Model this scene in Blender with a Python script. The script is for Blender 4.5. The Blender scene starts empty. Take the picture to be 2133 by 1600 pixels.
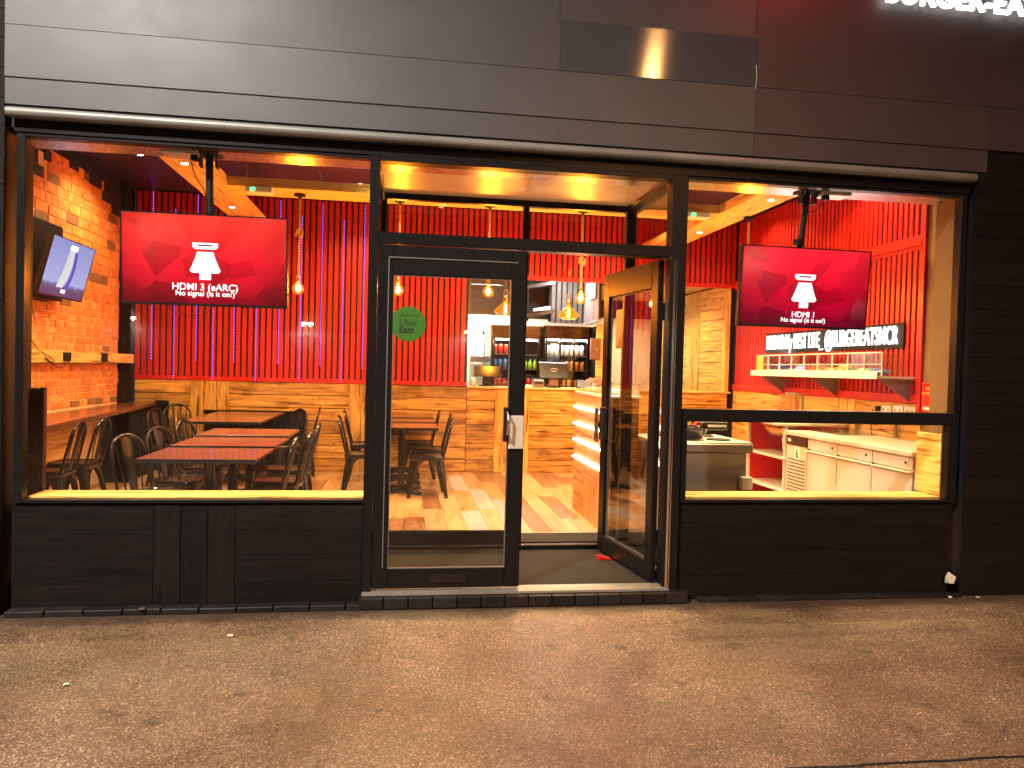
import bpy, bmesh, math, random
from mathutils import Vector, Matrix
random.seed(7)
R = math.radians
S = bpy.context.scene
COL = S.collection

# ------------------------------------------------------------------ camera, world, exposure
cam_d = bpy.data.cameras.new('camera'); cam = bpy.data.objects.new('camera', cam_d); COL.objects.link(cam)
cam_d.sensor_width = 36.0; cam_d.lens = 26.16; cam_d.clip_start = 0.05; cam_d.clip_end = 400
rt = Vector((0.98928706, -0.14368759, 0.02578747)); up = Vector((-0.02242282, 0.02498709, 0.99943627)); fw = Vector((0.14425094, 0.9893076, -0.02149752))
cam.matrix_world = Matrix(((rt.x, up.x, -fw.x, 0.0), (rt.y, up.y, -fw.y, -4.827), (rt.z, up.z, -fw.z, 1.55), (0, 0, 0, 1)))
S.camera = cam
w = bpy.data.worlds.new('World'); S.world = w; w.use_nodes = True
bg = w.node_tree.nodes['Background']; bg.inputs[0].default_value = (0.020, 0.022, 0.034, 1); bg.inputs[1].default_value = 0.6
S.view_settings.view_transform = 'Standard'; S.view_settings.look = 'None'
S.view_settings.exposure = 1.6; S.view_settings.gamma = 1.0; S.view_settings.use_curve_mapping = False
S.cycles.max_bounces = 8; S.cycles.transparent_max_bounces = 24
S.cycles.sample_clamp_indirect = 4.0
WARM = (1.0, 0.73, 0.33); BULB = (1.0, 0.42, 0.08)

# ------------------------------------------------------------------ materials
def nodes(name):
    m = bpy.data.materials.new(name); m.use_nodes = True
    nt = m.node_tree; b = nt.nodes['Principled BSDF']
    return m, nt, b
def L(nt, a, b): nt.links.new(a, b)
def objcoord(nt, scale=(1, 1, 1), rnd=True):
    tc = nt.nodes.new('ShaderNodeTexCoord'); mp = nt.nodes.new('ShaderNodeMapping')
    mp.inputs['Scale'].default_value = scale
    if rnd:
        oi = nt.nodes.new('ShaderNodeObjectInfo'); mu = nt.nodes.new('ShaderNodeMath'); mu.operation = 'MULTIPLY'; mu.inputs[1].default_value = 41.0
        L(nt, oi.outputs['Random'], mu.inputs[0])
        ad = nt.nodes.new('ShaderNodeVectorMath'); ad.operation = 'ADD'
        L(nt, tc.outputs['Object'], ad.inputs[0]); L(nt, mu.outputs[0], ad.inputs[1]); L(nt, ad.outputs[0], mp.inputs[0])
    else:
        L(nt, tc.outputs['Object'], mp.inputs[0])
    return mp.outputs[0]
def noise(nt, vec, scale, detail=4, rough=0.55, dist=0.0):
    n = nt.nodes.new('ShaderNodeTexNoise'); L(nt, vec, n.inputs['Vector'])
    n.inputs['Scale'].default_value = scale; n.inputs['Detail'].default_value = detail
    n.inputs['Roughness'].default_value = rough; n.inputs['Distortion'].default_value = dist
    return n.outputs['Fac']
def ramp(nt, fac, stops):
    r = nt.nodes.new('ShaderNodeValToRGB'); L(nt, fac, r.inputs[0]); e = r.color_ramp.elements
    while len(e) < len(stops): e.new(0.5)
    for el, (p, c) in zip(e, stops):
        el.position = p; el.color = (c if len(c) == 4 else (*c, 1)) if hasattr(c, '__len__') else (c, c, c, 1)
    return r.outputs[0]
def mix(nt, a, b, fac, mode='MIX'):
    n = nt.nodes.new('ShaderNodeMix'); n.data_type = 'RGBA'; n.blend_type = mode; n.clamp_factor = True
    for k, v in ((0, fac), (6, a), (7, b)):
        if isinstance(v, (int, float)): n.inputs[k].default_value = v if k == 0 else (v, v, v, 1)
        elif isinstance(v, tuple): n.inputs[k].default_value = (*v, 1)
        else: L(nt, v, n.inputs[k])
    return n.outputs[2]
def bump(nt, b, h, strength=0.3, dist=0.002):
    n = nt.nodes.new('ShaderNodeBump'); n.inputs['Strength'].default_value = strength; n.inputs['Distance'].default_value = dist
    L(nt, h, n.inputs['Height']); L(nt, n.outputs[0], b.inputs['Normal'])
def rnd_tint(nt, col, lo, hi):
    oi = nt.nodes.new('ShaderNodeObjectInfo'); r = nt.nodes.new('ShaderNodeMapRange')
    r.inputs[3].default_value = lo; r.inputs[4].default_value = hi; L(nt, oi.outputs['Random'], r.inputs[0])
    return mix(nt, col, r.outputs[0], 1.0, 'MULTIPLY')
def paint(name, col, rough=0.5, metal=0.0, var=0.25, scale=6, bmp=0.1, coat=0.0, tint=None, rvar=0.1, bscale=120):
    m, nt, b = nodes(name); v = objcoord(nt)
    f = noise(nt, v, scale, 6, 0.6)
    c0 = tuple(x * (1 - var) for x in col); c1 = tuple(min(1, x * (1 + var)) for x in col)
    c = ramp(nt, f, [(0.3, c0), (0.7, c1)])
    if tint: c = rnd_tint(nt, c, *tint)
    L(nt, c, b.inputs['Base Color'])
    rr = nt.nodes.new('ShaderNodeMapRange'); rr.inputs[3].default_value = max(0.03, rough - rvar); rr.inputs[4].default_value = min(1, rough + rvar)
    L(nt, noise(nt, v, scale * 3.1, 5), rr.inputs[0]); L(nt, rr.outputs[0], b.inputs['Roughness'])
    b.inputs['Metallic'].default_value = metal; b.inputs['Coat Weight'].default_value = coat
    if bmp: bump(nt, b, noise(nt, v, bscale, 4), bmp, 0.001)
    return m
def wood(name, dark, mid, light, axis=0, rough=0.5, tint=(0.75, 1.15), knots=True, burn=0.5, bmp=0.35, sc=1.0):
    m, nt, b = nodes(name)
    st = [20.0 * sc] * 3; st[axis] = 1.3 * sc
    v = objcoord(nt, tuple(st)); v1 = objcoord(nt, tuple(1.0 + 1.2 * (i != axis) for i in range(3)))
    g = noise(nt, v, 1.6, 7, 0.60, 0.7)
    c = ramp(nt, g, [(0.34, dark), (0.44, mid), (0.62, light)])
    fine = noise(nt, v, 9.0, 3, 0.6)
    c = mix(nt, c, ramp(nt, fine, [(0.35, 0.62), (0.62, 1.0)]), 0.7, 'MULTIPLY')
    blot = noise(nt, v1, 2.3, 5, 0.6)
    c = mix(nt, c, mix(nt, c, dark, 0.75), ramp(nt, blot, [(0.50, 0.0), (0.66, burn)]))
    if knots:
        kn = nt.nodes.new('ShaderNodeTexVoronoi'); L(nt, v1, kn.inputs['Vector']); kn.inputs['Scale'].default_value = 3.2
        kf = ramp(nt, kn.outputs['Distance'], [(0.035, 0.9), (0.10, 0.0)])
        c = mix(nt, c, dark, kf)
    c = rnd_tint(nt, c, *tint)
    L(nt, c, b.inputs['Base Color']); b.inputs['Roughness'].default_value = rough
    bump(nt, b, g, bmp, 0.002)
    return m
def emis(name, col, s):
    m, nt, b = nodes(name); b.inputs['Base Color'].default_value = (*[min(1, c) * 0.5 for c in col], 1)
    b.inputs['Emission Color'].default_value = (*col, 1); b.inputs['Emission Strength'].default_value = s
    return m
def glass(name, tint=(0.97, 0.98, 0.97), f0=0.05, rough=0.0, amber=False):
    m = bpy.data.materials.new(name); m.use_nodes = True; nt = m.node_tree; nt.nodes.clear()
    o = nt.nodes.new('ShaderNodeOutputMaterial'); mx = nt.nodes.new('ShaderNodeMixShader')
    t = nt.nodes.new('ShaderNodeBsdfTransparent'); t.inputs[0].default_value = (*tint, 1)
    g = nt.nodes.new('ShaderNodeBsdfGlossy'); g.inputs['Roughness'].default_value = rough
    lw = nt.nodes.new('ShaderNodeLayerWeight'); lw.inputs[0].default_value = 0.5
    p = nt.nodes.new('ShaderNodeMath'); p.operation = 'POWER'; L(nt, lw.outputs['Facing'], p.inputs[0]); p.inputs[1].default_value = 4.5
    q = nt.nodes.new('ShaderNodeMath'); q.operation = 'MULTIPLY_ADD'; L(nt, p.outputs[0], q.inputs[0]); q.inputs[1].default_value = 1 - f0; q.inputs[2].default_value = f0
    L(nt, q.outputs[0], mx.inputs[0]); L(nt, t.outputs[0], mx.inputs[1]); L(nt, g.outputs[0], mx.inputs[2]); L(nt, mx.outputs[0], o.inputs[0])
    return m

M = {}
M['asphalt'] = None
def mk_asphalt():
    m, nt, b = nodes('asphalt'); v = objcoord(nt, rnd=False)
    sp = nt.nodes.new('ShaderNodeTexVoronoi'); L(nt, v, sp.inputs['Vector']); sp.inputs['Scale'].default_value = 150
    oi = ramp(nt, sp.outputs['Color'], [(0.10, (0.072, 0.046, 0.028)), (0.70, (0.190, 0.122, 0.074)), (0.95, (0.55, 0.40, 0.27))])
    big = noise(nt, v, 0.9, 6, 0.6); mid = noise(nt, v, 4.5, 6, 0.7)
    c = mix(nt, oi, ramp(nt, big, [(0.35, (0.52, 0.45, 0.40)), (0.65, (1.0, 0.97, 0.95))]), 1.0, 'MULTIPLY')
    c = mix(nt, c, (0.012, 0.010, 0.008), ramp(nt, mid, [(0.59, 0.0), (0.70, 0.85)]))
    wp_ = nt.nodes.new('ShaderNodeSeparateXYZ'); L(nt, v, wp_.inputs[0])   # shade along the foot of the wall, painted into the colour
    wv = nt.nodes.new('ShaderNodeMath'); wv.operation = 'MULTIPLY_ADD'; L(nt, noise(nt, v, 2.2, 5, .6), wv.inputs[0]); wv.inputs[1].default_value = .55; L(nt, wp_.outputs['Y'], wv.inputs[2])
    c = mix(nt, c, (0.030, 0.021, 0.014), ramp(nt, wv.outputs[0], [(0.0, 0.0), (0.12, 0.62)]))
    L(nt, c, b.inputs['Base Color'])
    L(nt, ramp(nt, big, [(0.35, 0.30), (0.62, 0.55)]), b.inputs['Roughness'])
    h = mix(nt, sp.outputs['Distance'], noise(nt, v, 30, 4), 0.4)
    bump(nt, b, h, 0.7, 0.007)
    return m
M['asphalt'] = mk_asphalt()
M['black_wood'] = wood('black_stained_wood', (0.0028, 0.0022, 0.0018), (0.0058, 0.0046, 0.0036), (0.0085, 0.0067, 0.0053), 0, 0.72, (0.75, 1.25), False, 0.2, 0.35)
M['black_wood_v'] = wood('black_stained_wood_upright', (0.0028, 0.0022, 0.0018), (0.0058, 0.0046, 0.0036), (0.0085, 0.0067, 0.0053), 2, 0.72, (0.75, 1.25), False, 0.2, 0.35)
M['fascia'] = paint('charcoal_fascia_paint', (0.052, 0.050, 0.049), 0.50, 0, 0.12, 1.3, 0.12, 0, (0.94, 1.05))
M['fascia_red_glow'] = paint('fascia_paint_red_glow', (0.044, 0.034, 0.035), 0.5, 0, 0.15, 1.3, 0.12, 0, (0.9, 1.05))  # reddish tint puts the sign's red glow into the right panels' colour
def mk_gloss():
    m, nt, b = nodes('charcoal_fascia_gloss'); b.inputs['Base Color'].default_value = (.058, .055, .053, 1); b.inputs['Roughness'].default_value = .115
    b.inputs['Anisotropic'].default_value = .97; c_ = nt.nodes.new('ShaderNodeCombineXYZ'); c_.inputs[0].default_value = 0.0; c_.inputs[2].default_value = 1.0
    L(nt, c_.outputs[0], b.inputs['Tangent']); return m
M['fascia_gloss'] = mk_gloss()
M['alu'] = paint('black_aluminium', (0.008, 0.0075, 0.0075), 0.34, 0.0, 0.15, 2, 0.05, 0.0, None, 0.06)
M['tube'] = paint('weathered_grey_tube', (0.17, 0.165, 0.145), 0.45, 0.2, 0.18, 3, 0.15)
M['steel'] = paint('stainless_steel', (0.72, 0.68, 0.60), 0.36, 0.45, 0.06, 1.6, 0.05, 0, None, 0.06)
M['steel_dark'] = paint('dull_steel', (0.24, 0.23, 0.22), 0.38, 0.6, 0.1, 2, 0.05)
M['chrome'] = paint('polished_metal', (0.75, 0.73, 0.70), 0.14, 1.0, 0.03, 2, 0.0, 0, None, 0.02)
M['gloss_black'] = paint('glossy_black_metal', (0.007, 0.006, 0.006), 0.19, 0.0, 0.1, 3, 0.0, 0.0, None, 0.04)
M['matt_black'] = paint('matt_black_plastic', (0.012, 0.012, 0.013), 0.5, 0, 0.15, 4, 0.05)
M['brown_panel'] = paint('dark_brown_laminate', (0.035, 0.014, 0.009), 0.35, 0, 0.2, 3, 0.05)
M['table_top'] = paint('dark_mahogany_laminate', (0.115, 0.036, 0.020), 0.26, 0, 0.12, 5, 0.04, 0.3, None, 0.03)
M['red'] = paint('red_painted_slat', (0.44, 0.009, 0.005), 0.42, 0, 0.16, 9, 0.2, 0, (0.82, 1.12))
M['red_trim'] = paint('red_painted_trim', (0.48, 0.011, 0.006), 0.42, 0, 0.15, 5, 0.2)
M['dark_red'] = paint('dark_backing_board', (0.010, 0.003, 0.003), 0.8, 0, 0.2, 3, 0.0)
M['red_board'] = paint('glossy_red_board', (0.75, 0.006, 0.006), 0.35, 0, 0.05, 3, 0.0)
M['pine_h'] = wood('burnt_pine_cladding', (0.085, 0.024, 0.005), (0.50, 0.205, 0.038), (0.76, 0.40, 0.085), 0, 0.5, (0.60, 1.15), True, 0.8)
M['pine_v'] = wood('burnt_pine_upright', (0.12, 0.036, 0.008), (0.58, 0.27, 0.052), (0.80, 0.45, 0.11), 2, 0.5, (0.75, 1.12), True, 0.5)
M['pine_y'] = wood('pale_pine_cladding', (0.20, 0.07, 0.012), (0.70, 0.38, 0.085), (0.86, 0.56, 0.18), 1, 0.5, (0.82, 1.12), True, 0.3)
M['pine_x'] = wood('pale_pine_board', (0.20, 0.07, 0.012), (0.70, 0.38, 0.085), (0.86, 0.56, 0.18), 0, 0.45, (0.85, 1.1), True, 0.3)
M['pine_z'] = wood('pale_pine_post', (0.20, 0.07, 0.012), (0.70, 0.38, 0.085), (0.86, 0.56, 0.18), 2, 0.5, (0.85, 1.1), True, 0.3)
M['beam_y'] = wood('rough_sawn_beam_deep', (0.30, 0.12, 0.02), (0.76, 0.48, 0.12), (0.88, 0.64, 0.22), 1, 0.6, (0.95, 1.05), True, 0.25)
M['beam_x'] = wood('rough_sawn_beam_wide', (0.30, 0.12, 0.02), (0.76, 0.48, 0.12), (0.88, 0.64, 0.22), 0, 0.6, (0.95, 1.05), True, 0.25)
M['counter_wood'] = wood('orange_counter_cladding', (0.20, 0.06, 0.02), (0.56, 0.20, 0.06), (0.66, 0.27, 0.09), 1, 0.45, (0.85, 1.1), True, 0.3)
M['counter_wood_v'] = wood('orange_counter_upright', (0.20, 0.06, 0.02), (0.56, 0.20, 0.06), (0.66, 0.27, 0.09), 2, 0.45, (0.85, 1.1), True, 0.3)
for k, (d, c, l) in {'oak': ((0.25, 0.12, 0.055), (0.37, 0.20, 0.10), (0.45, 0.27, 0.15)), 'tan': ((0.26, 0.11, 0.045), (0.42, 0.20, 0.085), (0.50, 0.27, 0.12)),
                     'brown': ((0.10, 0.038, 0.018), (0.19, 0.078, 0.036), (0.26, 0.12, 0.06)), 'slate': ((0.17, 0.16, 0.18), (0.28, 0.26, 0.28), (0.38, 0.35, 0.36))}.items():
    M['floor_' + k] = wood('floor_plank_' + k, d, c, l, 1, 0.30, (0.88, 1.1), False, 0.25, 0.08, 0.8)
def mk_brick(name, cols, tint):
    m, nt, b = nodes(name); v = objcoord(nt)
    c = ramp(nt, noise(nt, v, 14, 8, 0.7), cols)
    oi = nt.nodes.new('ShaderNodeObjectInfo')
    dark = ramp(nt, oi.outputs['Random'], [(0.93, 0.0), (0.935, 0.85)])
    pale = ramp(nt, noise(nt, v, 5, 5), [(0.50, 0.0), (0.72, 0.7)])
    c = mix(nt, c, (0.66, 0.38, 0.18), pale)
    c = rnd_tint(nt, c, *tint); c = mix(nt, c, (0.085, 0.055, 0.035), dark)
    L(nt, c, b.inputs['Base Color']); b.inputs['Roughness'].default_value = 0.8
    bump(nt, b, noise(nt, v, 60, 6, 0.7), 0.7, 0.004)
    return m
M['brick'] = mk_brick('orange_brick', [(0.3, (0.44, 0.085, 0.014)), (0.55, (0.74, 0.20, 0.030)), (0.75, (0.82, 0.34, 0.08))], (0.72, 1.15))
M['mortar'] = paint('lime_mortar', (0.62, 0.40, 0.20), 0.9, 0, 0.25, 20, 0.5)
M['black_wall'] = paint('black_painted_brickwork', (0.016, 0.014, 0.015), 0.6, 0, 0.3, 8, 0.6, 0, None, 0.1, 25)
M['ceiling'] = paint('aubergine_satin_ceiling', (0.050, 0.028, 0.036), 0.40, 0, 0.2, 1.2, 0.1, 0.0, None, 0.06, 12)
M['soffit'] = paint('satin_steel_soffit', (0.48, 0.44, 0.42), 0.27, 0.75, 0.12, 1.2, 0.15, 0, None, 0.06, 9)
M['porch_ceiling'] = paint('cream_porch_panel', (0.66, 0.52, 0.36), 0.35, 0, 0.08, 1.5, 0.03)
M['tan_wall'] = paint('tan_plaster', (0.19, 0.10, 0.032), 0.75, 0, 0.12, 4, 0.3)
M['cream'] = paint('cream_hygienic_cladding', (0.74, 0.75, 0.66), 0.35, 0, 0.05, 2, 0.0)
M['white'] = paint('white_plastic', (0.78, 0.77, 0.72), 0.4, 0, 0.04, 3, 0.0)
M['grey_slat'] = paint('silver_grey_slat', (0.20, 0.20, 0.22), 0.4, 0.2, 0.15, 4, 0.1, 0, (0.8, 1.1))
M['grey_board'] = paint('grey_painted_board', (0.12, 0.12, 0.13), 0.5, 0, 0.15, 4, 0.1, 0, (0.85, 1.1))
M['dark_grey'] = paint('dark_grey_stain', (0.05, 0.05, 0.052), 0.5, 0, 0.15, 4, 0.1, 0, (0.85, 1.1))
M['mat'] = paint('ribbed_entrance_mat', (0.014, 0.012, 0.011), 0.9, 0, 0.55, 60, 1.0, 0, None, 0.05, 220)
M['rope'] = paint('twisted_jute_rope', (0.48, 0.27, 0.11), 0.9, 0, 0.3, 60, 0.6)
M['brass'] = paint('aged_brass', (0.55, 0.30, 0.10), 0.3, 0.9, 0.1, 8, 0.0)
M['tile'] = paint('dark_step_tile', (0.016, 0.014, 0.013), 0.35, 0, 0.3, 12, 0.3, 0, (0.75, 1.3))
M['orange_sticker'] = paint('yellow_card', (0.80, 0.45, 0.08), 0.5, 0, 0.05, 3, 0)
M['brown_box'] = paint('brown_metal_box', (0.12, 0.06, 0.035), 0.5, 0, 0.1, 3, 0)
M['paper'] = paint('crumpled_paper', (0.60, 0.52, 0.42), 0.9, 0, 0.2, 20, 0.3)
M['ink'] = paint('black_print', (0.01, 0.01, 0.01), 0.5, 0, 0, 3, 0)
M['green_sticker'] = paint('green_vinyl', (0.028, 0.13, 0.008), 0.45, 0, 0.04, 3, 0)
M['cover'] = paint('clear_plastic_film', (0.5, 0.5, 0.5), 0.2, 0, 0.3, 20, 0.5)
M['plaster_far'] = paint('street_brick', (0.20, 0.13, 0.09), 0.85, 0, 0.2, 4, 0.3)
M['glass'] = glass('window_glass', (0.96, 0.97, 0.96), 0.035)
M['thin_glass'] = glass('display_glass', (0.90, 0.93, 0.93), 0.10)
M['amber'] = glass('amber_glass', (1.0, 0.62, 0.16), 0.09)
def glow(m, col, st):
    nt = m.node_tree; o = nt.nodes['Material Output']; src = o.inputs[0].links[0].from_socket; a = nt.nodes.new('ShaderNodeAddShader'); e = nt.nodes.new('ShaderNodeEmission')
    e.inputs[0].default_value = (*col, 1); e.inputs[1].default_value = st; L(nt, src, a.inputs[0]); L(nt, e.outputs[0], a.inputs[1]); L(nt, a.outputs[0], o.inputs[0])
glow(M['amber'], (1.0, .38, .03), .16)
M['alu'].node_tree.nodes['Principled BSDF'].inputs['Specular IOR Level'].default_value = .16
for k_ in ('black_wood', 'black_wood_v', 'tile', 'matt_black', 'mat'): M[k_].node_tree.nodes['Principled BSDF'].inputs['Specular IOR Level'].default_value = .16
M['screen_off'] = paint('television_case', (0.008, 0.008, 0.009), 0.3, 0, 0.1, 3, 0)
M['bulb'] = emis('glowing_filament', (1.0, 0.50, 0.10), 160)
M['lens'] = emis('downlight_lens', (1.0, 0.80, 0.50), 22)
M['tube_light'] = emis('cold_white_tube', (1.0, 0.98, 0.96), 7)
M['neon'] = emis('white_neon', (1.0, 0.98, 0.97), 1.7)
M['sign_letter'] = emis('white_sign_letter', (1.0, 1.0, 0.94), 1.3)
M['purple_led'] = emis('violet_diode', (0.26, 0.14, 1.0), 1.25)
M['led_tape'] = emis('violet_tape', (0.16, 0.01, 0.50), 0.12)
M['green_lamp'] = emis('green_exit_glow', (0.05, 1.0, 0.12), 2.0)
M['screen_white'] = emis('screen_white_print', (1.0, 0.95, 0.95), 0.7)
M['screen_line'] = emis('screen_dark_line', (0.25, 0.02, 0.05), 0.3)
M['shutter_lit'] = paint('galvanised_shutter', (0.5, 0.5, 0.5), 0.5, 0.2, 0.1, 3, 0.1)
def mk_screen(name, c0, c1, c2):
    m, nt, b = nodes(name); b.inputs['Base Color'].default_value = (0.01, 0.003, 0.003, 1); b.inputs['Roughness'].default_value = 0.12
    tc = nt.nodes.new('ShaderNodeTexCoord'); sp = nt.nodes.new('ShaderNodeSeparateXYZ'); L(nt, tc.outputs['Object'], sp.inputs[0])
    vo = nt.nodes.new('ShaderNodeTexVoronoi'); L(nt, tc.outputs['Object'], vo.inputs['Vector']); vo.inputs['Scale'].default_value = 6.5; vo.feature = 'F1'; vo.distance = 'EUCLIDEAN'
    mr = nt.nodes.new('ShaderNodeMapRange'); L(nt, sp.outputs['Z'], mr.inputs[0]); mr.inputs[1].default_value = -0.28; mr.inputs[2].default_value = 0.28
    g = ramp(nt, mr.outputs[0], [(0.0, c0), (0.45, c1), (1.0, c2)])
    ab = nt.nodes.new('ShaderNodeMath'); ab.operation = 'ABSOLUTE'; L(nt, sp.outputs['X'], ab.inputs[0])
    ed = ramp(nt, ab.outputs[0], [(0.25, 1.0), (0.52, 0.55)])
    c = mix(nt, g, ed, 1.0, 'MULTIPLY')
    c = mix(nt, c, ramp(nt, vo.outputs['Color'], [(0.15, 0.50), (0.85, 1.0)]), 1.0, 'MULTIPLY')
    L(nt, c, b.inputs['Emission Color']); b.inputs['Emission Strength'].default_value = 0.80
    return m
M['screen_red'] = mk_screen('red_standby_picture', (0.13, 0.0, 0.006), (0.62, 0.006, 0.016), (0.95, 0.035, 0.022))
M['screen_crimson'] = mk_screen('crimson_standby_picture', (0.08, 0.0, 0.012), (0.42, 0.0, 0.014), (0.82, 0.012, 0.026))
def mk_sky_screen():
    m, nt, b = nodes('landscape_picture'); b.inputs['Base Color'].default_value = (0.01, 0.01, 0.01, 1); b.inputs['Roughness'].default_value = 0.12
    tc = nt.nodes.new('ShaderNodeTexCoord'); sp = nt.nodes.new('ShaderNodeSeparateXYZ'); L(nt, tc.outputs['Object'], sp.inputs[0])
    n = noise(nt, tc.outputs['Object'], 14, 6, 0.7)
    ad = nt.nodes.new('ShaderNodeMath'); ad.operation = 'MULTIPLY_ADD'; L(nt, n, ad.inputs[0]); ad.inputs[1].default_value = 0.10; L(nt, sp.outputs['Z'], ad.inputs[2])
    mr = nt.nodes.new('ShaderNodeMapRange'); L(nt, ad.outputs[0], mr.inputs[0]); mr.inputs[1].default_value = -0.24; mr.inputs[2].default_value = 0.32
    g = ramp(nt, mr.outputs[0], [(0.0, (0.05, 0.05, 0.10)), (0.18, (0.10, 0.07, 0.16)), (0.24, (0.10, 0.13, 0.30)), (0.28, (0.34, 0.42, 0.72)), (1.0, (0.20, 0.28, 0.60))])
    L(nt, g, b.inputs['Emission Color']); b.inputs['Emission Strength'].default_value = 0.40
    return m
M['screen_sky'] = mk_sky_screen()
M['screen_cloud'] = emis('screen_pale_column', (0.40, 0.60, 0.68), 0.34)
M['screen_arc'] = emis('screen_blue_arc', (0.03, 0.03, 0.22), 0.9)

# ------------------------------------------------------------------ builders
LOC = {}
def link(o, parent=None):
    COL.objects.link(o)
    if parent is not None: o.parent = parent
    return o
def T(name, label=None, cat=None, loc=(0, 0, 0), rz=0.0, group=None, kind=None, rx=0.0):
    o = bpy.data.objects.new(name, None); COL.objects.link(o); o.empty_display_size = 0.1
    o.location = loc; o.rotation_euler = (rx, 0, rz); LOC[o] = Vector(loc)
    if label: o['label'] = label
    if cat: o['category'] = cat
    if group: o['group'] = group
    if kind: o['kind'] = kind
    return o
def tag(o, label, cat, group=None):
    o['label'] = label; o['category'] = cat
    if group: o['group'] = group
    return o
def org(parent):
    v = Vector((0, 0, 0)); p = parent
    while p is not None: v += Vector(p.location); p = p.parent
    return v
BC = {}
def box_mesh(s, mat, bev):
    key = (tuple(round(x, 4) for x in s), mat, bev)
    if key not in BC:
        bm = bmesh.new(); bmesh.ops.create_cube(bm, size=1.0); bmesh.ops.scale(bm, vec=s, verts=bm.verts)
        if bev: bmesh.ops.bevel(bm, geom=bm.edges[:], offset=min(bev, min(s) * 0.3), segments=1, affect='EDGES', profile=0.7)
        me = bpy.data.meshes.new('block'); bm.to_mesh(me); bm.free(); me.materials.append(M[mat]); BC[key] = me
    return BC[key]
def B(name, parent, lo, hi, mat, bev=0.0, rot=None):
    """box part between two world-space corners (parents on this path carry no rotation)"""
    lo = Vector(lo); hi = Vector(hi); s = hi - lo
    o = bpy.data.objects.new(name, box_mesh(tuple(abs(x) for x in s), mat, bev)); link(o, parent)
    o.location = (lo + hi) / 2 - org(parent)
    if rot: o.rotation_euler = rot
    return o
class MB:
    def __init__(s): s.v = []; s.f = []; s.sm = []
    def add(s, vs, fs, smooth=False):
        n = len(s.v); s.v += [tuple(v) for v in vs]; s.f += [tuple(n + i for i in f) for f in fs]; s.sm += [smooth] * len(fs); return s
    def box(s, lo, hi):
        x0, y0, z0 = lo; x1, y1, z1 = hi
        return s.add([(x0, y0, z0), (x1, y0, z0), (x1, y1, z0), (x0, y1, z0), (x0, y0, z1), (x1, y0, z1), (x1, y1, z1), (x0, y1, z1)],
                     [(0, 3, 2, 1), (4, 5, 6, 7), (0, 1, 5, 4), (1, 2, 6, 5), (2, 3, 7, 6), (3, 0, 4, 7)])
    def tube(s, pts, r, n=8, cap=True, closed=False):
        pts = [Vector(p) for p in pts]; rr = r if hasattr(r, '__len__') else [r] * len(pts); rings = []; prev = None
        for i, p in enumerate(pts):
            a = pts[i - 1] if (i or closed) else pts[i]; b = pts[(i + 1) % len(pts)] if (i < len(pts) - 1 or closed) else pts[i]
            d = (b - a).normalized()
            ref = prev if prev is not None else (Vector((0, 0, 1)) if abs(d.z) < 0.9 else Vector((1, 0, 0)))
            u = (ref - d * ref.dot(d)).normalized(); w_ = d.cross(u); prev = u
            rings.append([p + (u * math.cos(2 * math.pi * k / n) + w_ * math.sin(2 * math.pi * k / n)) * rr[i] for k in range(n)])
        vs = [v for r_ in rings for v in r_]; fs = []; m = len(rings)
        for i in range(m - (0 if closed else 1)):
            for k in range(n): fs.append((i * n + k, i * n + (k + 1) % n, ((i + 1) % m) * n + (k + 1) % n, ((i + 1) % m) * n + k))
        s.add(vs, fs, True)
        if cap and not closed: s.add(rings[0], [tuple(range(n))[::-1]]); s.add(rings[-1], [tuple(range(n))])
        return s
    def lathe(s, prof, c=(0, 0, 0), n=20):
        vs = []; fs = []
        for r, z in prof:
            for k in range(n): a = 2 * math.pi * k / n; vs.append((c[0] + r * math.cos(a), c[1] + r * math.sin(a), c[2] + z))
        for i in range(len(prof) - 1):
            for k in range(n): fs.append((i * n + k, i * n + (k + 1) % n, (i + 1) * n + (k + 1) % n, (i + 1) * n + k))
        return s.add(vs, fs, True)
    def prism(s, poly, axis, a, b):
        """poly in the two remaining axes, extruded from a to b along axis"""
        def P(p, t): q = list(p); q.insert(axis, t); return tuple(q)
        n = len(poly); vs = [P(p, a) for p in poly] + [P(p, b) for p in poly]
        fs = [tuple(range(n))[::-1], tuple(range(n, 2 * n))] + [(i, (i + 1) % n, n + (i + 1) % n, n + i) for i in range(n)]
        return s.add(vs, fs)
    def build(s, name, mat, parent=None, loc=None, bev=0.0, label=None):
        me = bpy.data.meshes.new(name); me.from_pydata(s.v, [], s.f); me.polygons.foreach_set('use_smooth', s.sm)
        bm = bmesh.new(); bm.from_mesh(me); bmesh.ops.recalc_face_normals(bm, faces=bm.faces[:])
        if bev: bmesh.ops.bevel(bm, geom=[e for e in bm.edges if e.calc_face_angle(0) > 0.6], offset=bev, segments=1, affect='EDGES')
        bm.to_mesh(me); bm.free()
        me.materials.append(M[mat] if isinstance(mat, str) else mat)
        o = bpy.data.objects.new(name, me); link(o, parent)
        if loc is not None: o.location = loc
        elif parent is not None:
            o.location = -org(parent)
        if label: o['label'] = label
        return o
def one(o, label, cat, loc, group=None, name=None):
    """turn a single mesh built in world coordinates into a top-level thing whose origin is at loc"""
    o.data.transform(Matrix.Translation(-Vector(loc))); o.location = loc
    return tag(o, label, cat, group)
def copy_tree(o, parent=None):
    c = o.copy(); COL.objects.link(c)
    if parent is not None: c.parent = parent
    for ch in o.children: copy_tree(ch, c)
    return c
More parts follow.
